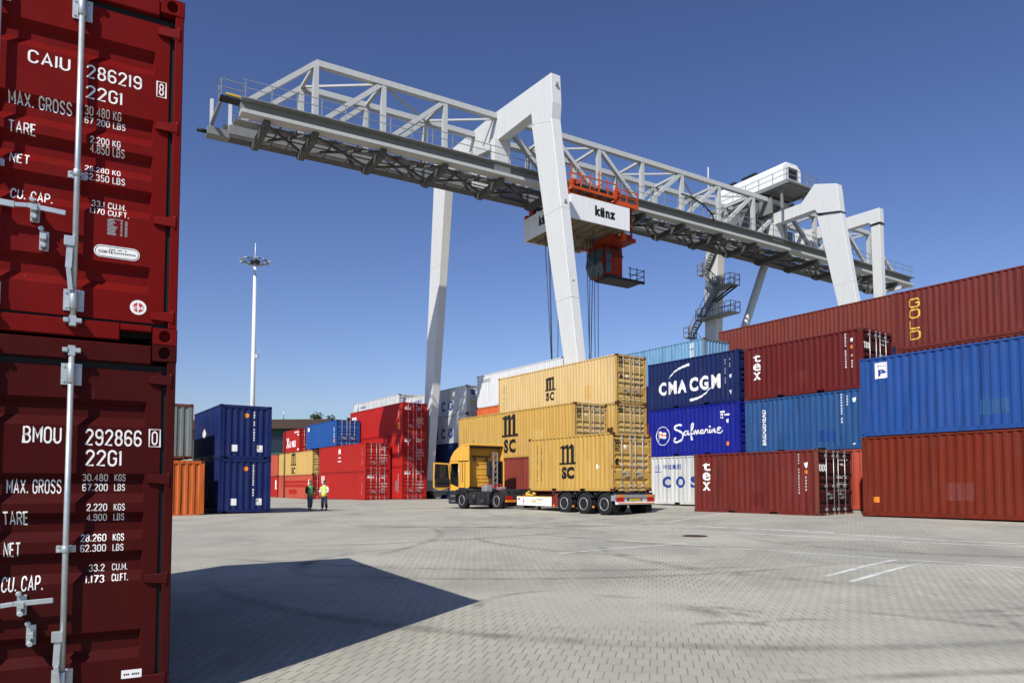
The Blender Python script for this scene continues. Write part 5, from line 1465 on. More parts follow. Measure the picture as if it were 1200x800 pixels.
# ================================================================== lorry: tractor unit and container trailer (x towards the rear, y away from the viewer)
ta = R(TRY)
tdl = Vector((math.sin(ta), -math.cos(ta), 0))
TO = Vector((TRN[0], TRN[1], -0.14)) - tdl * L20
trl = thing('container_trailer', 'low container trailer with three axles and a white side panel, carrying the short yellow container', 'trailer', TO, ta - math.pi / 2)
def vp(par, name, mb, mat, bevel=0.0): return mb.build(name, mat, par, bevel)
def wheel(par, x, y, r, wd, outer):
    """tyre with shoulder and tread grooves, steel rim dished inwards; outer = -1 faces the viewer"""
    mb = MB()
    h = wd / 2
    mb.lathe([(-h, r * 0.62), (-h - 0.012, r * 0.75), (-h + 0.005, r * 0.93), (-h + 0.05, r), (-0.03, r), (-0.02, r - 0.012), (0.02, r - 0.012), (0.03, r), (h - 0.05, r), (h - 0.005, r * 0.93), (h + 0.012, r * 0.75), (h, r * 0.62)], (x, y, r), 'y', 32)
    w_ = vp(par, 'wheel', mb, M['tyre'])
    s = outer
    mb = MB()
    mb.lathe([(s * (h - 0.12), r * 0.40), (s * (h - 0.05), r * 0.44), (s * (h + 0.012), r * 0.50), (s * (h + 0.016), r * 0.575), (s * (h - 0.02), r * 0.60)], (x, y, r), 'y', 32)
    vp(w_, 'rim', mb, M['alu'])
    mb = MB()
    mb.lathe([(s * (h + 0.00), 0.02), (s * (h + 0.0), 0.08), (s * (h - 0.02), 0.10), (s * (h - 0.13), 0.13), (s * (h - 0.15), r * 0.41)], (x, y, r), 'y', 28)
    for k in range(10):
        an = 2 * math.pi * k / 10
        px, pz = x + 0.16 * math.cos(an), r + 0.16 * math.sin(an)
        mb.tube((px, y + s * (h - 0.17), pz), (px, y + s * (h - 0.10), pz), 0.017, 6)
    vp(w_, 'hub', mb, M['rimdark'])
    return w_
WR = 0.50
for x in (2.73, 4.10, 5.47):
    for y, s in ((0.22, -1), (2.2, 1)): wheel(trl, x, y, WR, 0.38, s)
    mb = MB(); mb.tube((x, 0.4, WR), (x, 2.0, WR), 0.075, 10); vp(trl, 'axle', mb, M['chassis'])
mb = MB()
for y in (0.72, 1.56):
    mb.box((-1.9, y, 0.98), (6.2, y + 0.14, 1.03)); mb.box((-1.9, y + 0.06, 0.78), (6.2, y + 0.08, 0.98)); mb.box((-1.0, y, 0.62), (6.2, y + 0.14, 0.78))
for x in (-1.6, 0.1, 1.8, 3.4, 4.8, 6.0): mb.box((x, 0.05, 0.90), (x + 0.14, 2.39, 1.02))
mb.box((-3.3, 0.75, 1.02), (-1.8, 1.7, 1.14))
vp(trl, 'chassis_frame', mb, M['chassis'])
mb = MB(); mb.box((-0.9, 0.30, 0.42), (2.1, 0.34, 0.92)); mb.box((-0.8, 0.4, 0.32), (2.0, 0.55, 0.42)); mb.box((1.75, 0.12, 0.30), (2.2, 0.2, 0.95)); vp(trl, 'side_guard', mb, M['redframe'])
mb = MB(); mb.box((-1.02, 0.02, 0.33), (1.78, 0.06, 0.80)); pan = vp(trl, 'side_panel', mb, M['white'], 0.008)
mb = MB(); mb.box((-1.02, 0.014, 0.765), (1.78, 0.019, 0.80)); mb.box((0.2, 0.014, 0.52), (0.6, 0.018, 0.60)); mb.box((0.7, 0.014, 0.60), (1.1, 0.018, 0.64)); vp(pan, 'sticker', mb, M['lyellow'])
mb = MB(); mb.box((-0.47, 0.014, 0.46), (-0.40, 0.018, 0.66)); mb.box((-0.92, 0.014, 0.62), (-0.74, 0.018, 0.70)); vp(pan, 'sticker', mb, M['lred'])
mb = MB(); mb.box((-0.52, 0.014, 0.40), (-0.34, 0.018, 0.43)); mb.box((0.15, 0.014, 0.66), (1.2, 0.018, 0.685)); mb.box((0.2, 0.014, 0.47), (1.05, 0.018, 0.49)); vp(pan, 'sticker', mb, M['lgrey'])
mb = MB(); mb.box((-0.95, 2.3, 0.33), (1.78, 2.36, 0.80)); vp(trl, 'side_panel', mb, M['white'], 0.008)
for x in (2.73, 4.10, 5.47):
    for y in (0.0, 2.03):
        mb = MB(); arc = [(x + 0.60 * math.cos(R(an)), WR + 0.60 * math.sin(R(an))) for an in range(28, 153, 12)]
        arc2 = [(x + 0.57 * math.cos(R(an)), WR + 0.57 * math.sin(R(an))) for an in range(152, 27, -12)]
        mb.prism(arc + arc2, lambda a, b, d: (a, d, b), y + 0.02, y + 0.38); vp(trl, 'mudguard', mb, M['chassis'])
for y in (0.30, 2.0):
    mb = MB(); mb.box((0.35, y, 0.12), (0.47, y + 0.12, 0.95)); mb.box((0.27, y - 0.05, 0.06), (0.55, y + 0.17, 0.12)); vp(trl, 'landing_leg', mb, M['chassis'])
mb = MB(); mb.tube((2.05, 0.6, 0.55), (2.05, 1.9, 0.55), 0.2, 14); vp(trl, 'air_tank', mb, M['chassis'])
mb = MB(); pts = smooth_line([(-0.35, 0.90), (-0.1, 1.02), (0.2, 0.98), (0.42, 0.9)], 5)
mb.pipe([(a, 0.12, b) for a, b in pts], 0.055, 8); mb.box((-0.3, 0.06, 0.84), (0.3, 0.2, 0.93)); vp(trl, 'hose_coil', mb, M['lyellow'])
for x in (2.0, 3.42, 4.8):
    mb = MB(); mb.box((x - 0.05, -0.02, 0.33), (x + 0.05, 0.03, 0.42)); vp(trl, 'marker_lamp', mb, M['lorange'])
# rear end
mb = MB(); mb.box((6.16, 0.0, 0.80), (6.24, 2.44, 0.93)); vp(trl, 'rear_beam', mb, M['galv'])
mb = MB(); mb.box((6.20, 0.0, 0.50), (6.30, 2.44, 0.60)); vp(trl, 'rear_bumper', mb, M['white'], 0.01)
mb = MB(); mb.box((6.302, 0.1, 0.53), (6.308, 2.34, 0.57)); vp(trl, 'bumper_stripe', mb, M['lorange'])
mb = MB(); mb.box((6.16, 0.0, 0.60), (6.20, 2.44, 0.80)); vp(trl, 'lamp_board', mb, M['cosco'])
for y in (0.04, 1.95):
    mb = MB(); mb.box((6.202, y, 0.63), (6.25, y + 0.45, 0.79)); vp(trl, 'tail_lamp', mb, M['tail'], 0.01)
for y in (0.12, 1.9):
    mb = MB(); mb.box((6.242, y, 0.82), (6.255, y + 0.42, 0.92)); vp(trl, 'reflector', mb, M['lorange'])
mb = MB(); mb.box((6.202, 0.9, 0.66), (6.215, 1.55, 0.78)); vp(trl, 'number_plate', mb, M['plate'])
mb = MB(); mb.box((6.0, -0.05, 0.66), (6.2, 0.02, 0.9)); mb.box((6.0, 2.42, 0.6), (6.14, 2.46, 0.86)); vp(trl, 'end_bracket', mb, M['galv'])
for y in (0.02, 2.0):
    mb = MB(); mb.box((6.06, y, 0.16), (6.075, y + 0.4, 0.52)); vp(trl, 'mud_flap', mb, M['rubber'])

trk = thing('tractor_lorry', 'yellow two-axle lorry tractor with its near door swung open, pulling the trailer', 'lorry', TO, ta - math.pi / 2)
def kp(name, mb, mat, bevel=0.0, par=None): return mb.build(name, mat, par or trk, bevel)
TY = M['truck']
for x, inr in ((-6.38, False), (-2.88, True)):
    for y, s in ((0.20, -1), (2.24, 1)): wheel(trk, x, y, 0.505, 0.34, s)
    mb = MB(); mb.tube((x, 0.4, 0.5), (x, 2.0, 0.5), 0.09, 10); kp('axle', mb, M['chassis'])
mb = MB()
for y in (0.78, 1.56): mb.box((-7.3, y, 0.72), (-2.1, y + 0.09, 0.98))
for x in (-5.2, -4.2, -3.4, -2.2): mb.box((x, 0.8, 0.76), (x + 0.12, 1.62, 0.94))
kp('chassis_frame', mb, M['chassis'])
mb = MB(); mb.box((-3.3, 0.72, 0.98), (-2.2, 1.72, 1.04)); mb.lathe([(0, 0.45), (0.08, 0.45), (0.08, 0.2), (0.1, 0.2)], (-2.85, 1.22, 1.03), 'z', 24); kp('fifth_wheel', mb, M['chassis'])
# cab shell: roof fairing, near and far sides, rear wall, front
prof_roof = [(-7.76, 2.74), (-7.62, 3.02), (-7.3, 3.32), (-6.85, 3.54), (-6.3, 3.68), (-5.62, 3.72), (-5.62, 3.60), (-6.1, 3.58), (-6.1, 2.74)]
mb = MB(); mb.prism(prof_roof, lambda a, b, d: (a, d, b), 0.02, 2.46); kp('roof_fairing', mb, TY, 0.03)
for y0 in (0.02, 2.41):
    mb = MB(); mb.prism([(-6.1, 2.755), (-6.1, 3.57), (-5.63, 3.59), (-5.63, 2.755)], lambda a, b, d: (a, d, b), y0, y0 + 0.05); kp('fairing_side', mb, TY)
for y0, y1 in ((0.0, 0.06), (2.42, 2.48)):
    mb = MB(); mb.prism([(-6.72, 1.22), (-6.72, 2.73), (-6.05, 2.73), (-6.05, 1.22)], lambda a, b, d: (a, d, b), y0, y1)
    mb.prism([(-7.70, 1.05), (-7.76, 1.7), (-7.72, 2.73), (-7.62, 2.73), (-7.66, 1.7), (-7.62, 1.42), (-6.73, 1.22), (-6.73, 1.05)], lambda a, b, d: (a, d, b), y0, y1)
    mb.prism([(-7.6, 2.62), (-7.6, 2.73), (-6.73, 2.73), (-6.73, 2.62)], lambda a, b, d: (a, d, b), y0, y1)
    kp('cab_side', mb, TY)
for y0, y1 in ((0.005, 0.075), (2.405, 2.475)):
    mb = MB(); mb.prism([(-6.0, 1.18), (-6.0, 2.73), (-5.58, 2.73), (-5.58, 1.3), (-5.66, 1.18)], lambda a, b, d: (a, d, b), y0, y1); kp('side_deflector', mb, TY, 0.02)
mb = MB(); mb.box((-6.30, -0.006, 1.5), (-6.24, -0.001, 2.7)); mb.box((-6.52, -0.006, 1.25), (-6.50, -0.001, 2.7)); mb.box((-6.02, 0.002, 1.2), (-6.0, 0.02, 2.73)); mb.box((-6.72, -0.003, 2.70), (-5.6, 0.004, 2.745)); kp('panel_gap', mb, M['black'])
mb = MB(); mb.box((-6.16, 0.08, 1.1), (-6.12, 2.4, 3.56)); kp('rear_seal', mb, M['rubber'])
mb = MB(); mb.prism([(0.36, 1.25), (0.30, 2.7), (0.5, 3.12), (1.98, 3.12), (2.12, 2.9), (2.12, 1.25)], lambda a, b, d: (d, a, b), -6.12, -6.06); kp('rear_wall', mb, TY, 0.015)
for y0, y1 in ((0.078, 0.11), (2.37, 2.402)):
    mb = MB(); mb.box((-6.1, y0, 1.2), (-5.66, y1, 2.73)); kp('deflector_shade_panel', mb, M['rubber'])  # dark sheets added for the shade inside the fairings
mb = MB(); mb.box((-6.08, 0.08, 3.50), (-5.66, 2.40, 3.59)); kp('roof_shade_panel', mb, M['rubber'])  # dark sheet for the shade under the roof fairing, side one below
mb = MB(); mb.prism([(-6.10, 2.80), (-6.10, 3.5), (-5.70, 3.5), (-5.70, 2.80)], lambda a, b, d: (a, d, b), 0.075, 0.09); kp('roof_shade_panel', mb, M['rubber'])
mb = MB()
for z in (1.55, 1.75, 1.95, 2.3, 2.6): mb.box((-6.06, 0.42, z), (-6.04, 1.95, z + 0.03))
for y in (0.35, 1.05, 1.72): mb.box((-6.06, y + 0.1, 1.3), (-6.045, y + 0.13, 2.9))
kp('wall_rib', mb, TY)
mb = MB(); mb.box((-7.74, 0.08, 1.0), (-7.68, 2.4, 1.75)); mb.box((-7.72, 0.08, 1.75), (-7.70, 2.4, 1.8)); kp('front_grille', mb, M['chassis'])
mb = MB(); mb.hexa([(-7.74, 0.08, 1.8), (-7.70, 0.08, 1.8), (-7.70, 2.4, 1.8), (-7.74, 2.4, 1.8), (-7.70, 0.12, 2.72), (-7.66, 0.12, 2.72), (-7.66, 2.36, 2.72), (-7.70, 2.36, 2.72)]); kp('windscreen', mb, M['glass'])
mb = MB(); mb.box((-7.6, 0.1, 1.02), (-6.1, 2.38, 1.12)); mb.box((-7.5, 0.75, 1.12), (-7.2, 1.7, 1.7)); mb.box((-6.9, 0.3, 1.12), (-6.5, 0.9, 1.65)); mb.box((-6.62, 0.3, 1.65), (-6.5, 0.9, 2.35)); mb.box((-6.5, 0.1, 1.12), (-6.2, 2.38, 1.9)); kp('cab_interior', mb, M['dark'])
mb = MB(); mb.box((-7.3, 0.45, 1.75), (-7.22, 0.9, 2.1)); mb.box((-7.2, 1.9, 2.0), (-6.8, 2.40, 2.4)); kp('seat_cover', mb, M['lgrey'])
# bumper, steps, wheel arch, tanks
mb = MB(); mb.prism([(-7.82, 0.28), (-7.84, 0.95), (-7.74, 1.04), (-7.05, 1.04), (-7.0, 0.9), (-7.05, 0.28)], lambda a, b, d: (a, d, b), 0.0, 2.48); kp('front_bumper', mb, M['chassis'], 0.03)
mb = MB(); mb.box((-7.86, 0.15, 0.6), (-7.83, 0.6, 0.85)); mb.box((-7.86, 1.9, 0.6), (-7.83, 2.35, 0.85)); kp('headlight', mb, M['glass'])
for y0, y1 in ((-0.02, 0.42), (2.06, 2.5)):
    mb = MB()
    arc = [(-6.38 + 0.70 * math.cos(R(an)), 0.50 + 0.66 * math.sin(R(an))) for an in range(5, 176, 10)]
    arc2 = [(-6.38 + 0.62 * math.cos(R(an)), 0.50 + 0.585 * math.sin(R(an))) for an in range(175, 4, -10)]
    mb.prism(arc + arc2, lambda a, b, d: (a, d, b), y0, y1); kp('wheel_arch', mb, M['chassis'])
    mb = MB()
    arc = [(-2.88 + 0.66 * math.cos(R(an)), 0.50 + 0.62 * math.sin(R(an))) for an in range(0, 181, 10)]
    arc2 = [(-2.88 + 0.62 * math.cos(R(an)), 0.50 + 0.58 * math.sin(R(an))) for an in range(180, -1, -10)]
    mb.prism(arc + arc2, lambda a, b, d: (a, d, b), y0, y1); kp('mudguard', mb, M['chassis'])
    mb = MB(); mb.prism([(-5.65, 0.30), (-5.65, 0.98), (-3.62, 0.98), (-3.62, 0.36), (-3.7, 0.30)], lambda a, b, d: (a, d, b), y0 + 0.03, y1 + 0.2 if y0 < 1 else y1 - 0.03); kp('side_skirt', mb, M['chassis'], 0.04)
mb = MB(); mb.tube((-5.0, -0.01, 0.42), (-5.0, -0.01, 0.86), 0.14, 14); mb.box((-5.5, -0.02, 0.66), (-5.2, 0.02, 0.94)); kp('side_equipment', mb, M['chassis'])
mb = MB(); mb.box((-2.2, 0.05, 0.25), (-2.17, 0.45, 0.62)); mb.box((-2.2, 2.0, 0.25), (-2.17, 2.4, 0.62)); kp('mud_flap', mb, M['rubber'])
mb = MB(); mb.box((-2.12, 0.1, 0.62), (-2.05, 0.5, 0.78)); mb.box((-2.12, 1.95, 0.62), (-2.05, 2.35, 0.78)); kp('tail_lamp', mb, M['tail'])
mb = MB(); mb.box((-2.2, 0.1, 0.46), (-2.0, 0.7, 0.58)); kp('rear_marker', mb, M['lorange'])
mb = MB(); mb.prism([(-6.9, 1.03), (-6.9, 1.22), (-5.7, 1.22), (-5.5, 1.03)], lambda a, b, d: (a, d, b), 0.01, 0.3); mb.box((-6.0, 0.3, 0.98), (-5.4, 2.3, 1.16)); kp('cab_valance', mb, M['chassis'])
# behind the cab: exhaust grille stack, air cleaner box, hoses and a lamp bar
mb = MB()
for y in (1.72, 2.0): mb.box((-5.72, y, 1.05), (-5.66, y + 0.05, 3.25))
mb.box((-5.95, 1.72, 3.2), (-5.66, 2.05, 3.26))
for k in range(12): mb.beam((-5.69, 1.74, 1.2 + k * 0.165), (-5.69, 2.03, 1.2 + k * 0.165 + (0.16 if k % 2 else 0.0)), 0.03, 0.03)
kp('lattice_ladder', mb, M['galv'])
mb = MB(); mb.box((-5.98, 1.45, 1.85), (-5.74, 1.72, 2.75)); mb.tube((-5.85, 1.58, 1.1), (-5.85, 1.58, 1.85), 0.06, 8); kp('air_cleaner', mb, M['chassis'], 0.03)
mb = MB(); mb.box((-6.0, 0.45, 2.98), (-5.93, 1.7, 3.04)); mb.tube((-5.97, 0.62, 2.84), (-5.9, 0.62, 2.84), 0.09, 12); mb.tube((-5.97, 1.45, 2.84), (-5.9, 1.45, 2.84), 0.09, 12); kp('work_lamp', mb, M['chassis'])
mb = MB()
for k in range(3):
    p = smooth_line([(-5.9, 1.3 + k * 0.1), (-5.4, 1.0 + 0.1 * k), (-4.6, 1.25 + 0.08 * k), (-4.1, 1.05)], 5); mb.pipe([(a, 1.0 + k * 0.2, b) for a, b in p], 0.025, 6)
kp('air_hose', mb, M['lred'])
mb = MB(); mb.box((-5.2, 0.6, 1.0), (-4.7, 1.0, 1.35)); mb.box((-4.6, 1.2, 1.0), (-4.2, 1.6, 1.25)); kp('deck_box', mb, M['galv'], 0.02)
mb = MB(); mb.prism([(-7.62, 1.42), (-7.66, 1.7), (-7.58, 2.62), (-6.74, 2.62), (-6.74, 1.26)], lambda a, b, d: (a, d, b), 2.44, 2.46); kp('side_window', mb, M['glass'])
mb = MB(); mb.tube((-6.66, -0.03, 1.35), (-6.66, -0.03, 2.5), 0.018, 8); kp('grab_rail', mb, M['galv'])
for z in (0.42, 0.72):
    mb = MB(); mb.box((-7.55, -0.015, z), (-7.05, 0.25, z + 0.04)); kp('cab_step', mb, M['galv'])
mb = MB(); mb.box((-7.0, -0.012, 0.82), (-6.0, 0.0, 1.10)); kp('sill_panel', mb, M['rubber'])
mb = MB(); mb.tube((-4.55, -0.03, 0.42), (-3.85, -0.03, 0.42), 0.17, 14); mb.box((-4.4, -0.03, 0.6), (-4.35, 0.02, 0.95)); mb.box((-4.0, -0.03, 0.6), (-3.95, 0.02, 0.95)); kp('air_tank', mb, M['chassis'])
for x in (-6.9, -5.9):
    mb = MB(); mb.tube((x, 0.5, 3.62), (x, 0.5, 3.95), 0.012, 6); kp('aerial', mb, M['chassis'])
for y in (0.35, 2.13):
    mb = MB(); mb.lathe([(0.0, 0.06), (0.09, 0.06), (0.10, 0.03)], (-6.9, y, 3.56), 'z', 12); kp('beacon_lamp', mb, M['lorange'])
# open door, hinged on the front pillar
dor = thing('door', None, None); del_ = None
dor.parent = trk; dor.location = (-7.60, -0.02, 0); dor.rotation_euler = (0, 0, R(-96))
def dp(name, mb, mat, bevel=0.0): return mb.build(name, mat, dor, bevel)
mb = MB()
mb.prism([(0.0, 1.22), (0.0, 1.75), (0.06, 1.75), (1.02, 1.72), (1.08, 1.72), (1.08, 1.22), (0.7, 1.06)], lambda a, b, d: (a, d, b), -0.03, 0.03)
mb.prism([(0.0, 1.75), (0.06, 1.75), (0.14, 2.56), (0.98, 2.60), (1.02, 1.72), (1.08, 1.72), (1.06, 2.68), (0.10, 2.64)], lambda a, b, d: (a, d, b), -0.03, 0.03)
skin_ = dp('door_shell', mb, TY)
mb = MB(); mb.box((0.06, 0.031, 1.25), (1.0, 0.07, 1.74)); mb.box((0.15, 0.07, 1.5), (0.9, 0.12, 1.56)); dp('door_lining', mb, M['dark'])
mb = MB(); mb.prism([(0.07, 1.75), (0.15, 2.55), (0.97, 2.59), (1.01, 1.73)], lambda a, b, d: (a, d, b), -0.006, 0.006); dp('door_window', mb, M['glass'])
mb = MB(); mb.box((0.25, -0.32, 1.75), (0.5, -0.1, 2.5)); mb.beam((0.3, -0.02, 1.8), (0.36, -0.2, 1.8), 0.04, 0.04); mb.beam((0.3, -0.02, 2.4), (0.36, -0.2, 2.4), 0.04, 0.04); dp('wing_mirror', mb, M['chassis'], 0.03)

# ================================================================== people (one skinned body, clothing and hair as parts)
def skin_mesh(name, verts, edges, radii, root=0, lv=2):
    me = bpy.data.meshes.new(name); me.from_pydata([tuple(v) for v in verts], edges, [])
    ob = bpy.data.objects.new(name, me); COL.objects.link(ob)
    ob.modifiers.new('s', 'SKIN').use_smooth_shade = True
    for i, r in enumerate(radii):
        rr = r if isinstance(r, tuple) else (r, r)
        me.skin_vertices[0].data[i].radius = rr
    me.skin_vertices[0].data[root].use_root = True
    sb = ob.modifiers.new('b', 'SUBSURF'); sb.levels = lv; sb.render_levels = lv
    bpy.context.view_layer.update()
    out_ = bpy.data.meshes.new_from_object(ob.evaluated_get(bpy.context.evaluated_depsgraph_get()))
    bpy.data.objects.remove(ob); bpy.data.meshes.remove(me)
    for p in out_.polygons: p.use_smooth = True
    out_.materials.clear()
    out_.name = name
    return out_
def person(label, loc, rz, hgt, legs, arms, vest, under, trous, hatless=True, lean=0.0):
    """local x = right of the body, -y = facing; legs: ((foot x, foot y), knee bend) x2, arms: elbow and hand points x2"""
    p = thing('person', label, 'person', loc, rz)
    k = hgt / 1.75
    def V(x, y, z): return Vector((x, y - lean * max(0, z - 0.95), z)) * k
    pel, wai, che, nec = V(0, 0, 0.95), V(0, 0.005, 1.10), V(0, 0.01, 1.34), V(0, 0.005, 1.50)
    verts = [pel, wai, che, nec, V(0, -0.01, 1.57), V(0, -0.015, 1.64), V(0, -0.015, 1.715)]
    rad = [(0.15, 0.11), (0.135, 0.095), (0.165, 0.105), 0.07, 0.085, 0.108, 0.082]
    ed = [(0, 1), (1, 2), (2, 3), (3, 4), (4, 5), (5, 6)]
    lg = []
    for s, ((fx, fy), kn) in zip((-1, 1), legs):
        hip, kne, ank, toe = V(s * 0.095, 0, 0.88), V(s * 0.1 + (fx - s * 0.1) * 0.45, fy * 0.45 - kn, 0.50), V(fx, fy + 0.03, 0.09), V(fx, fy - 0.14, 0.035)
        b = len(verts); verts += [hip, kne, ank, toe]; rad += [0.085, 0.058, 0.042, 0.035]; ed += [(0, b), (b, b + 1), (b + 1, b + 2), (b + 2, b + 3)]
        lg.append((hip, kne, ank, toe))
    am = []
    for s, (el, ha) in zip((-1, 1), arms):
        sh = V(s * 0.18, 0.01, 1.42); el, ha = V(*el), V(*ha)
        b = len(verts); verts += [sh, el, ha]; rad += [0.058, 0.043, 0.032]; ed += [(2, b), (b, b + 1), (b + 1, b + 2)]
        dirv = (ha - el).normalized()
        side = Vector((1, 0, 0)) if abs(dirv.x) < 0.8 else Vector((0, 1, 0))
        # palm and five fingers, slightly curled
        pm = ha + dirv * 0.05 * k; verts.append(pm); rad.append(0.026); ed.append((b + 2, b + 3)); pb = b + 3
        for j, ln in enumerate((0.075, 0.085, 0.08, 0.065)):
            o_ = side * (0.018 * (1.5 - j)) * k
            f1 = pm + dirv * 0.03 * k + o_; f2 = f1 + dirv * ln * 0.6 * k; f3 = f2 + (dirv * 0.6 + Vector((0, -0.5, 0))).normalized() * ln * 0.45 * k
            q = len(verts); verts += [f1, f2, f3]; rad += [0.0095, 0.0085, 0.0075]; ed += [(pb, q), (q, q + 1), (q + 1, q + 2)]
        t1_ = pm - dirv * 0.02 * k + side * 0.032 * k; t2_ = t1_ + (dirv + side * 0.4).normalized() * 0.05 * k
        q = len(verts); verts += [t1_, t2_]; rad += [0.011, 0.009]; ed += [(pb, q), (q, q + 1)]
        am.append((sh, el, ha))
    rad = [tuple(x * k for x in r) if isinstance(r, tuple) else r * k for r in rad]
    put('body', skin_mesh('body', verts, ed, rad, 0, 1), M['skin'], p)
    # trousers
    v = [V(0, 0, 1.0), pel]; r = [(0.175, 0.135), (0.185, 0.145)]; e = [(0, 1)]
    for hip, kne, ank, toe in lg:
        b = len(v); v += [hip, kne, ank + Vector((0, 0, 0.03 * k))]; r += [0.115, 0.092, 0.085]; e += [(1, b), (b, b + 1), (b + 1, b + 2)]
    put('trousers', skin_mesh('trousers', v, e, [tuple(x * k for x in q) if isinstance(q, tuple) else q * k for q in r], 0, 1), M[trous], p)
    for hip, kne, ank, toe in lg:
        put('boot', skin_mesh('boot', [ank + Vector((0, 0.02 * k, 0)), ank + Vector((0, 0.01 * k, -0.045 * k)), toe], [(0, 1), (1, 2)], [0.055 * k, 0.052 * k, 0.042 * k], 0, 1), M['boots'], p)
    # sleeves and shirt under the vest
    for sh, el, ha in am:
        put('sleeve', skin_mesh('sleeve', [sh, el, el.lerp(ha, 0.85)], [(0, 1), (1, 2)], [0.085 * k, 0.070 * k, 0.060 * k], 0, 1), M[under], p)
    put('shirt', skin_mesh('shirt', [V(0, 0, 0.84), wai, che, V(0, 0.005, 1.475), V(0, 0, 1.53)], [(0, 1), (1, 2), (2, 3), (3, 4)], [(0.18 * k, 0.14 * k), (0.165 * k, 0.125 * k), (0.19 * k, 0.13 * k), (0.12 * k, 0.105 * k), (0.075 * k, 0.075 * k)], 0, 1), M[under], p)
    put('safety_vest', skin_mesh('safety_vest', [V(0, 0, 0.74), V(0, 0, 0.92), wai, V(0, 0.012, 1.28), V(0, 0.012, 1.43), V(0, 0.01, 1.50)], [(0, 1), (1, 2), (2, 3), (3, 4), (4, 5)], [(0.20 * k, 0.16 * k), (0.205 * k, 0.165 * k), (0.20 * k, 0.155 * k), (0.225 * k, 0.16 * k), (0.19 * k, 0.14 * k), (0.10 * k, 0.09 * k)], 0, 1), M[vest], p)
    for z in (1.0, 1.12):
        mb = MB(); ring = ellipse(0, 0, 0.176, 0.138, 24)
        for (a0, b0), (a1, b1) in zip(ring[:-1], ring[1:]): mb.face([V(a0, b0, z), V(a1, b1, z), V(a1, b1, z + 0.05), V(a0, b0, z + 0.05)])
        mb.build('reflective_band', M['white'], p)
    # face and hair
    hd = V(0, -0.015, 1.66)
    mb = MB(); 
    for s in (-1, 1):
        mb.lathe([(0, 0.012), (0.006, 0.006)], (hd.x + s * 0.034 * k, hd.y - 0.088 * k, hd.z), 'y', 8)
    mb.build('eye', M['black'], p)
    put('nose', skin_mesh('nose', [hd + Vector((0, -0.085, 0.0)) * k, hd + Vector((0, -0.108, -0.035)) * k], [(0, 1)], [0.010 * k, 0.015 * k], 0, 1), M['skin'], p)
    mb = MB(); mb.box((hd.x - 0.026 * k, hd.y - 0.092 * k, hd.z - 0.070 * k), (hd.x + 0.026 * k, hd.y - 0.080 * k, hd.z - 0.060 * k)); mb.build('mouth', M['lred'], p)
    for s in (-1, 1):
        put('ear', skin_mesh('ear', [hd + Vector((s * 0.088, 0.005, 0.015)) * k, hd + Vector((s * 0.092, 0.008, -0.03)) * k], [(0, 1)], [0.014 * k, 0.011 * k], 0, 1), M['skin'], p)
    put('hair', skin_mesh('hair', [hd + Vector((0, 0.03, -0.03)) * k, hd + Vector((0, 0.02, 0.05)) * k, hd + Vector((0, -0.02, 0.08)) * k], [(0, 1), (1, 2)], [(0.115 * k, 0.10 * k), (0.12 * k, 0.105 * k), (0.09 * k, 0.085 * k)], 0, 1), M['hair'], p)
    return p
PA = (-11.42, 41.0); PB_ = (-10.62, 41.0)
person('person in a dark jacket and green safety vest at the shadow tip', (*PA, gsurf(*PA)), R(40), 1.66, (((-0.1, -0.12), 0.03), ((0.1, 0.10), 0.03)),
       (((-0.27, -0.02, 1.15), (-0.22, -0.16, 0.95)), ((0.27, -0.02, 1.15), (0.2, -0.2, 1.0))), 'vestg', 'jacket', 'jeansg', lean=0.06)
person('person in a yellow safety vest, white sleeves and blue jeans, facing the other person', (*PB_, gsurf(*PB_)), R(-25), 1.66, (((-0.18, 0.05), 0.0), ((0.2, -0.04), 0.0)),
       (((-0.30, 0.02, 1.18), (-0.22, -0.12, 1.0)), ((0.30, 0.03, 1.18), (0.23, -0.1, 1.0))), 'vest', 'shirtw', 'jeans')

# ================================================================== floodlight mast
ml = thing('light_mast', 'tall slim white floodlight mast rising behind the dark blue pair', 'light mast', (-28.8, 80, -0.1))
mb = MB(); mb.tube((0, 0, 0), (0, 0, 26.4), 0.31, 16, 0.17); mb.build('mast', M['mast'], ml)
mb = MB(); mb.tube((0, 0, 26.4), (0, 0, 28.5), 0.09, 8, 0.03); mb.build('lightning_rod', M['mast'], ml)
mb = MB()
for i in range(24):
    a0, a1 = 2 * math.pi * i / 24, 2 * math.pi * (i + 1) / 24
    mb.tube((1.35 * math.cos(a0), 1.35 * math.sin(a0), 26.45), (1.35 * math.cos(a1), 1.35 * math.sin(a1), 26.45), 0.05, 6)
for i in range(6): mb.tube((0.2 * math.cos(i * 1.047), 0.2 * math.sin(i * 1.047), 26.45), (1.35 * math.cos(i * 1.047), 1.35 * math.sin(i * 1.047), 26.45), 0.04, 6)
mb.lathe([(0, 0.55), (0.35, 0.45), (0.36, 0.2)], (0, 0, 26.2), 'z', 16)
mb.build('ring_frame', M['chassis'], ml)
for i in range(9):
    an = 2 * math.pi * i / 9 + 0.2
    cx_, cy_ = 1.45 * math.cos(an), 1.45 * math.sin(an)
    mb = MB(); rr = Vector((math.cos(an), math.sin(an), 0)); tt_ = Vector((-rr.y, rr.x, 0)); c0 = Vector((cx_, cy_, 26.4))
    q = [c0 + tt_ * a * 0.26 + rr * b * 0.24 + Vector((0, 0, -0.06 * b + z)) for z in (0, 0.10) for a, b in ((-1, -1), (1, -1), (1, 1), (-1, 1))]
    mb.hexa(q); mb.build('floodlight', M['galv'], ml)
mb = MB(); mb.box((0.2, -0.2, 15.5), (0.55, 0.1, 15.9)); mb.tube((0.5, -0.1, 15.9), (0.75, -0.1, 16.3), 0.05, 6); mb.build('camera_bracket', M['galv'], ml)

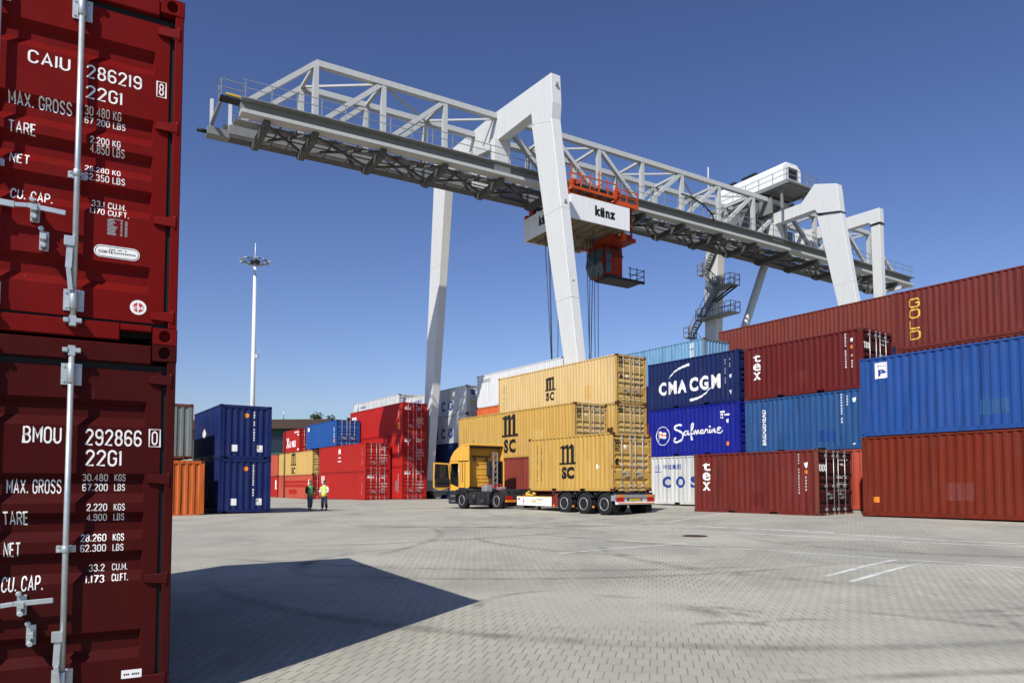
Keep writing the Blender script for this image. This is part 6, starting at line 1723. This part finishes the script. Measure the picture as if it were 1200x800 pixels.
# ================================================================== terminal building and trees beyond the stacks
tb = thing('terminal_building', 'low brown terminal building with a flat overhanging roof behind the red rows', 'building', (-34, 112, 0), R(-4))
mb = MB(); mb.box((-16, 0, 0), (16, 14, 10.0)); mb.build('wall', plain('green_cladding', (0.03, 0.075, 0.06), 0.6), tb)
mb = MB(); mb.box((-17, -1.5, 10.0), (6.5, 15.5, 11.4)); mb.build('roof', plain('brown_fascia', (0.06, 0.038, 0.028), 0.6), tb)
mb = MB(); mb.box((-12, 4, 11.4), (-10, 6, 12.2)); mb.tube((-1.5, 0, 11.4), (-1.5, 0, 13.0), 0.06, 6); mb.build('roof_unit', M['galv'], tb)
for k in range(8):
    mb = MB(); mb.box((-15 + k * 3.8, -0.06, 6.5), (-12.2 + k * 3.8, -0.01, 8.9)); mb.build('window', M['glass'], tb)
LEAF = plain('leaf_green', (0.045, 0.075, 0.028), 0.7, 0, 0.55, 0.7)
BARK = plain('bark', (0.09, 0.07, 0.05), 0.85, 0, 0.4, 3)
def tree(label, x, y, h, rw, seed):
    rnd = random.Random(seed)
    t_ = thing('broadleaf_tree', label, 'tree', (x, y, -0.1), 0, 'trees beyond the container rows')
    mb = MB(); mb.tube((0, 0, 0), (0.2, 0, h * 0.6), 0.34, 9, 0.16)
    tips = []
    for i in range(9):
        an = rnd.uniform(0, 6.28); z0_ = h * rnd.uniform(0.3, 0.6); tip = Vector((math.cos(an) * rw * rnd.uniform(0.4, 0.9), math.sin(an) * rw * rnd.uniform(0.4, 0.9), h * rnd.uniform(0.6, 0.97)))
        mb.tube((0.1, 0, z0_), tip, 0.10, 6, 0.03); tips.append(tip)
    mb.build('trunk', BARK, t_)
    mb = MB()
    cl = [(tp, rw * rnd.uniform(0.28, 0.5)) for tp in tips] + [(Vector((rnd.uniform(-.5, .5) * rw, rnd.uniform(-.5, .5) * rw, h * rnd.uniform(.5, .85))), rw * rnd.uniform(.3, .5)) for _ in range(9)]
    for c_, r_ in cl:
        for _ in range(150):
            v = Vector((rnd.gauss(0, 1), rnd.gauss(0, 1), rnd.gauss(0, 0.8))).normalized() * r_ * rnd.random() ** 0.4
            p_ = c_ + v; n_ = Vector((rnd.gauss(0, 1), rnd.gauss(0, 1), rnd.gauss(0.4, 1))).normalized()
            a_ = n_.orthogonal().normalized() * rnd.uniform(0.16, 0.32); b_ = n_.cross(a_).normalized() * rnd.uniform(0.12, 0.24)
            mb.face([p_ - a_, p_ + b_, p_ + a_, p_ - b_])
    mb.build('crown', LEAF, t_, recalc=False)
tree('green treetop rising just left of the cobalt blue container top', -41.0, 158, 16.9, 3.2, 5)
tree('broad dark treetop behind the cobalt blue container, taller than its neighbour', -38.6, 160, 17.8, 3.0, 6)
tree('small treetop peeping above the corner of the three-high red stack', -35.2, 162, 18.6, 1.8, 8)

# ================================================================== paint and dirt on the paving
def gline(p, q, w_=0.1): strip('painted_line', [p, q], w_ * 1.05, LINE)
gline((9.3, 31.0), (5.3, 24.9), 0.12); gline((3.2, 23.2), (14.2, 23.0 - 8.9), 0.11); gline((2.0, 25.8), (9.0, 20.3), 0.1)
gline((5.89, 23.12), (12.6, 16.0), 0.11); gline((3.8, 17.7), (9.4, 12.0), 0.10); gline((1.2, 19.0), (3.8, 17.7), 0.1)
gline((5.13, 11.93), (7.36, 13.95), 0.10); gline((5.28, 11.38), (7.51, 13.38), 0.10)
gline((1.0, 15.6), (4.2, 17.6), 0.1); gline((11.0, 27.0), (18.6, 16.0), 0.1); gline((0.5, 22.0), (4.9, 24.6), 0.1)
def arc(cx, cy, r, a0, a1, n=14): return [(cx + r * math.cos(R(a0 + (a1 - a0) * i / n)), cy + r * math.sin(R(a0 + (a1 - a0) * i / n))) for i in range(n + 1)]
MARKS = [(arc(1.05, 9.3, 1.5, 100, 200), .35), (arc(2.15, 8.35, 0.75, 10, 110), .5), (arc(2.45, 7.75, .55, 20, 160), .42), (arc(3.4, 7.6, .9, 60, 150), .4),
         (arc(0, 26, 14, 250, 300), .5), (arc(2, 30, 17, 235, 285), .45), (arc(-8, 30, 13, 275, 330), .5), (arc(-6, 35, 12, 270, 345), .55), (arc(-14, 20, 12, 330, 385), .45),
         ([(1.7, 5.75), (2.6, 5.9), (3.6, 6.08), (4.8, 6.2), (6.2, 6.2)], .42), ([(1.0, 10.45), (1.35, 10.2), (1.8, 9.95)], .5), ([(1.95, 9.6), (2.3, 9.25), (2.42, 8.75), (2.4, 8.3)], .7), ([(2.25, 9.3), (2.65, 9.25), (3.0, 9.0), (3.2, 8.6)], .45), ([(3.9, 9.3), (4.8, 8.6), (5.6, 7.7)], .5), (arc(10, 7, 4.5, 150, 215), .45), (arc(6, 6.5, 2.2, 20, 120), .45), (arc(12, 12, 5, 190, 260), .5),
         (arc(-2, 18, 6, 20, 110), .4), (arc(4, 20, 5, 180, 270), .4), (arc(0, 33, 9, 215, 300), .55), (arc(8, 24, 8, 200, 260), .5), (arc(-4, 27, 5, 230, 340), .45), (arc(7.5, 3.2, 3.8, 95, 160), .35),
         (arc(3, 16, 9, 200, 300), .6), (arc(9, 17, 7, 170, 250), .55), (arc(1, 40, 16, 240, 300), .6), (arc(7, 10, 3.4, 60, 110), .5), (arc(-1, 14, 3.0, 120, 220), .5), (arc(5.5, 13, 4, 250, 340), .55), (arc(12, 20, 6, 180, 280), .6), (arc(0.2, 21, 2.5, 10, 120), .4)]
for pts_, w_ in MARKS: strip('tyre_mark', pts_, w_ * (0.85 if pts_[0][1] > 13 else 0.62), SKID, 0.006 + 0.0005 * MARKS.index((pts_, w_)), 0.3, True)
for x, y, r_ in ((-1.2, 33.0, 0.6), (-0.6, 30.6, 0.5), (2.6, 21, 0.3), (-7, 33, 0.5), (1.5, 28.5, 0.6)):
    mb = MB(); rnd = random.Random(int(x * 10)); ring = []; wv = []
    for i in range(22):
        an = 2 * math.pi * i / 22; rr = r_ * rnd.uniform(0.75, 1.15); px, py = x + rr * math.cos(an), y + rr * math.sin(an); ring.append((px, py, gsurf(px, py) + 0.022))
    cv = mb.bm.verts.new((x, y, gsurf(x, y) + 0.022)); rv = [mb.bm.verts.new(p) for p in ring]
    for i in range(22): mb.bm.faces.new([cv, rv[i], rv[(i + 1) % 22]])
    o_ = mb.build('oil_stain', OIL); at_ = o_.data.attributes.new('wear', 'FLOAT', 'POINT')
    for i in range(23): at_.data[i].value = 1.0 if i == 0 else 0.0
    tag(o_, kind='structure')
mcv = thing('manhole_cover', 'round dark iron manhole cover in the paving between the white lines', 'manhole cover', (4.95, 19.7, gsurf(4.95, 19.7)))
mb = MB(); mb.lathe([(0.0, 0.29), (0.012, 0.29), (0.014, 0.26), (0.010, 0.26), (0.010, 0.02)], (0, 0, 0.004), 'z', 28); mb.build('lid', M['dark'], mcv)
mb = MB(); mb.lathe([(0.0, 0.34), (0.009, 0.34), (0.009, 0.30), (0.0, 0.30)], (0, 0, 0.004), 'z', 28); mb.build('rim', M['casting'], mcv)

for o in bpy.data.objects:
    for k_ in ('L_', 'H_'):
        if k_ in o: del o[k_]
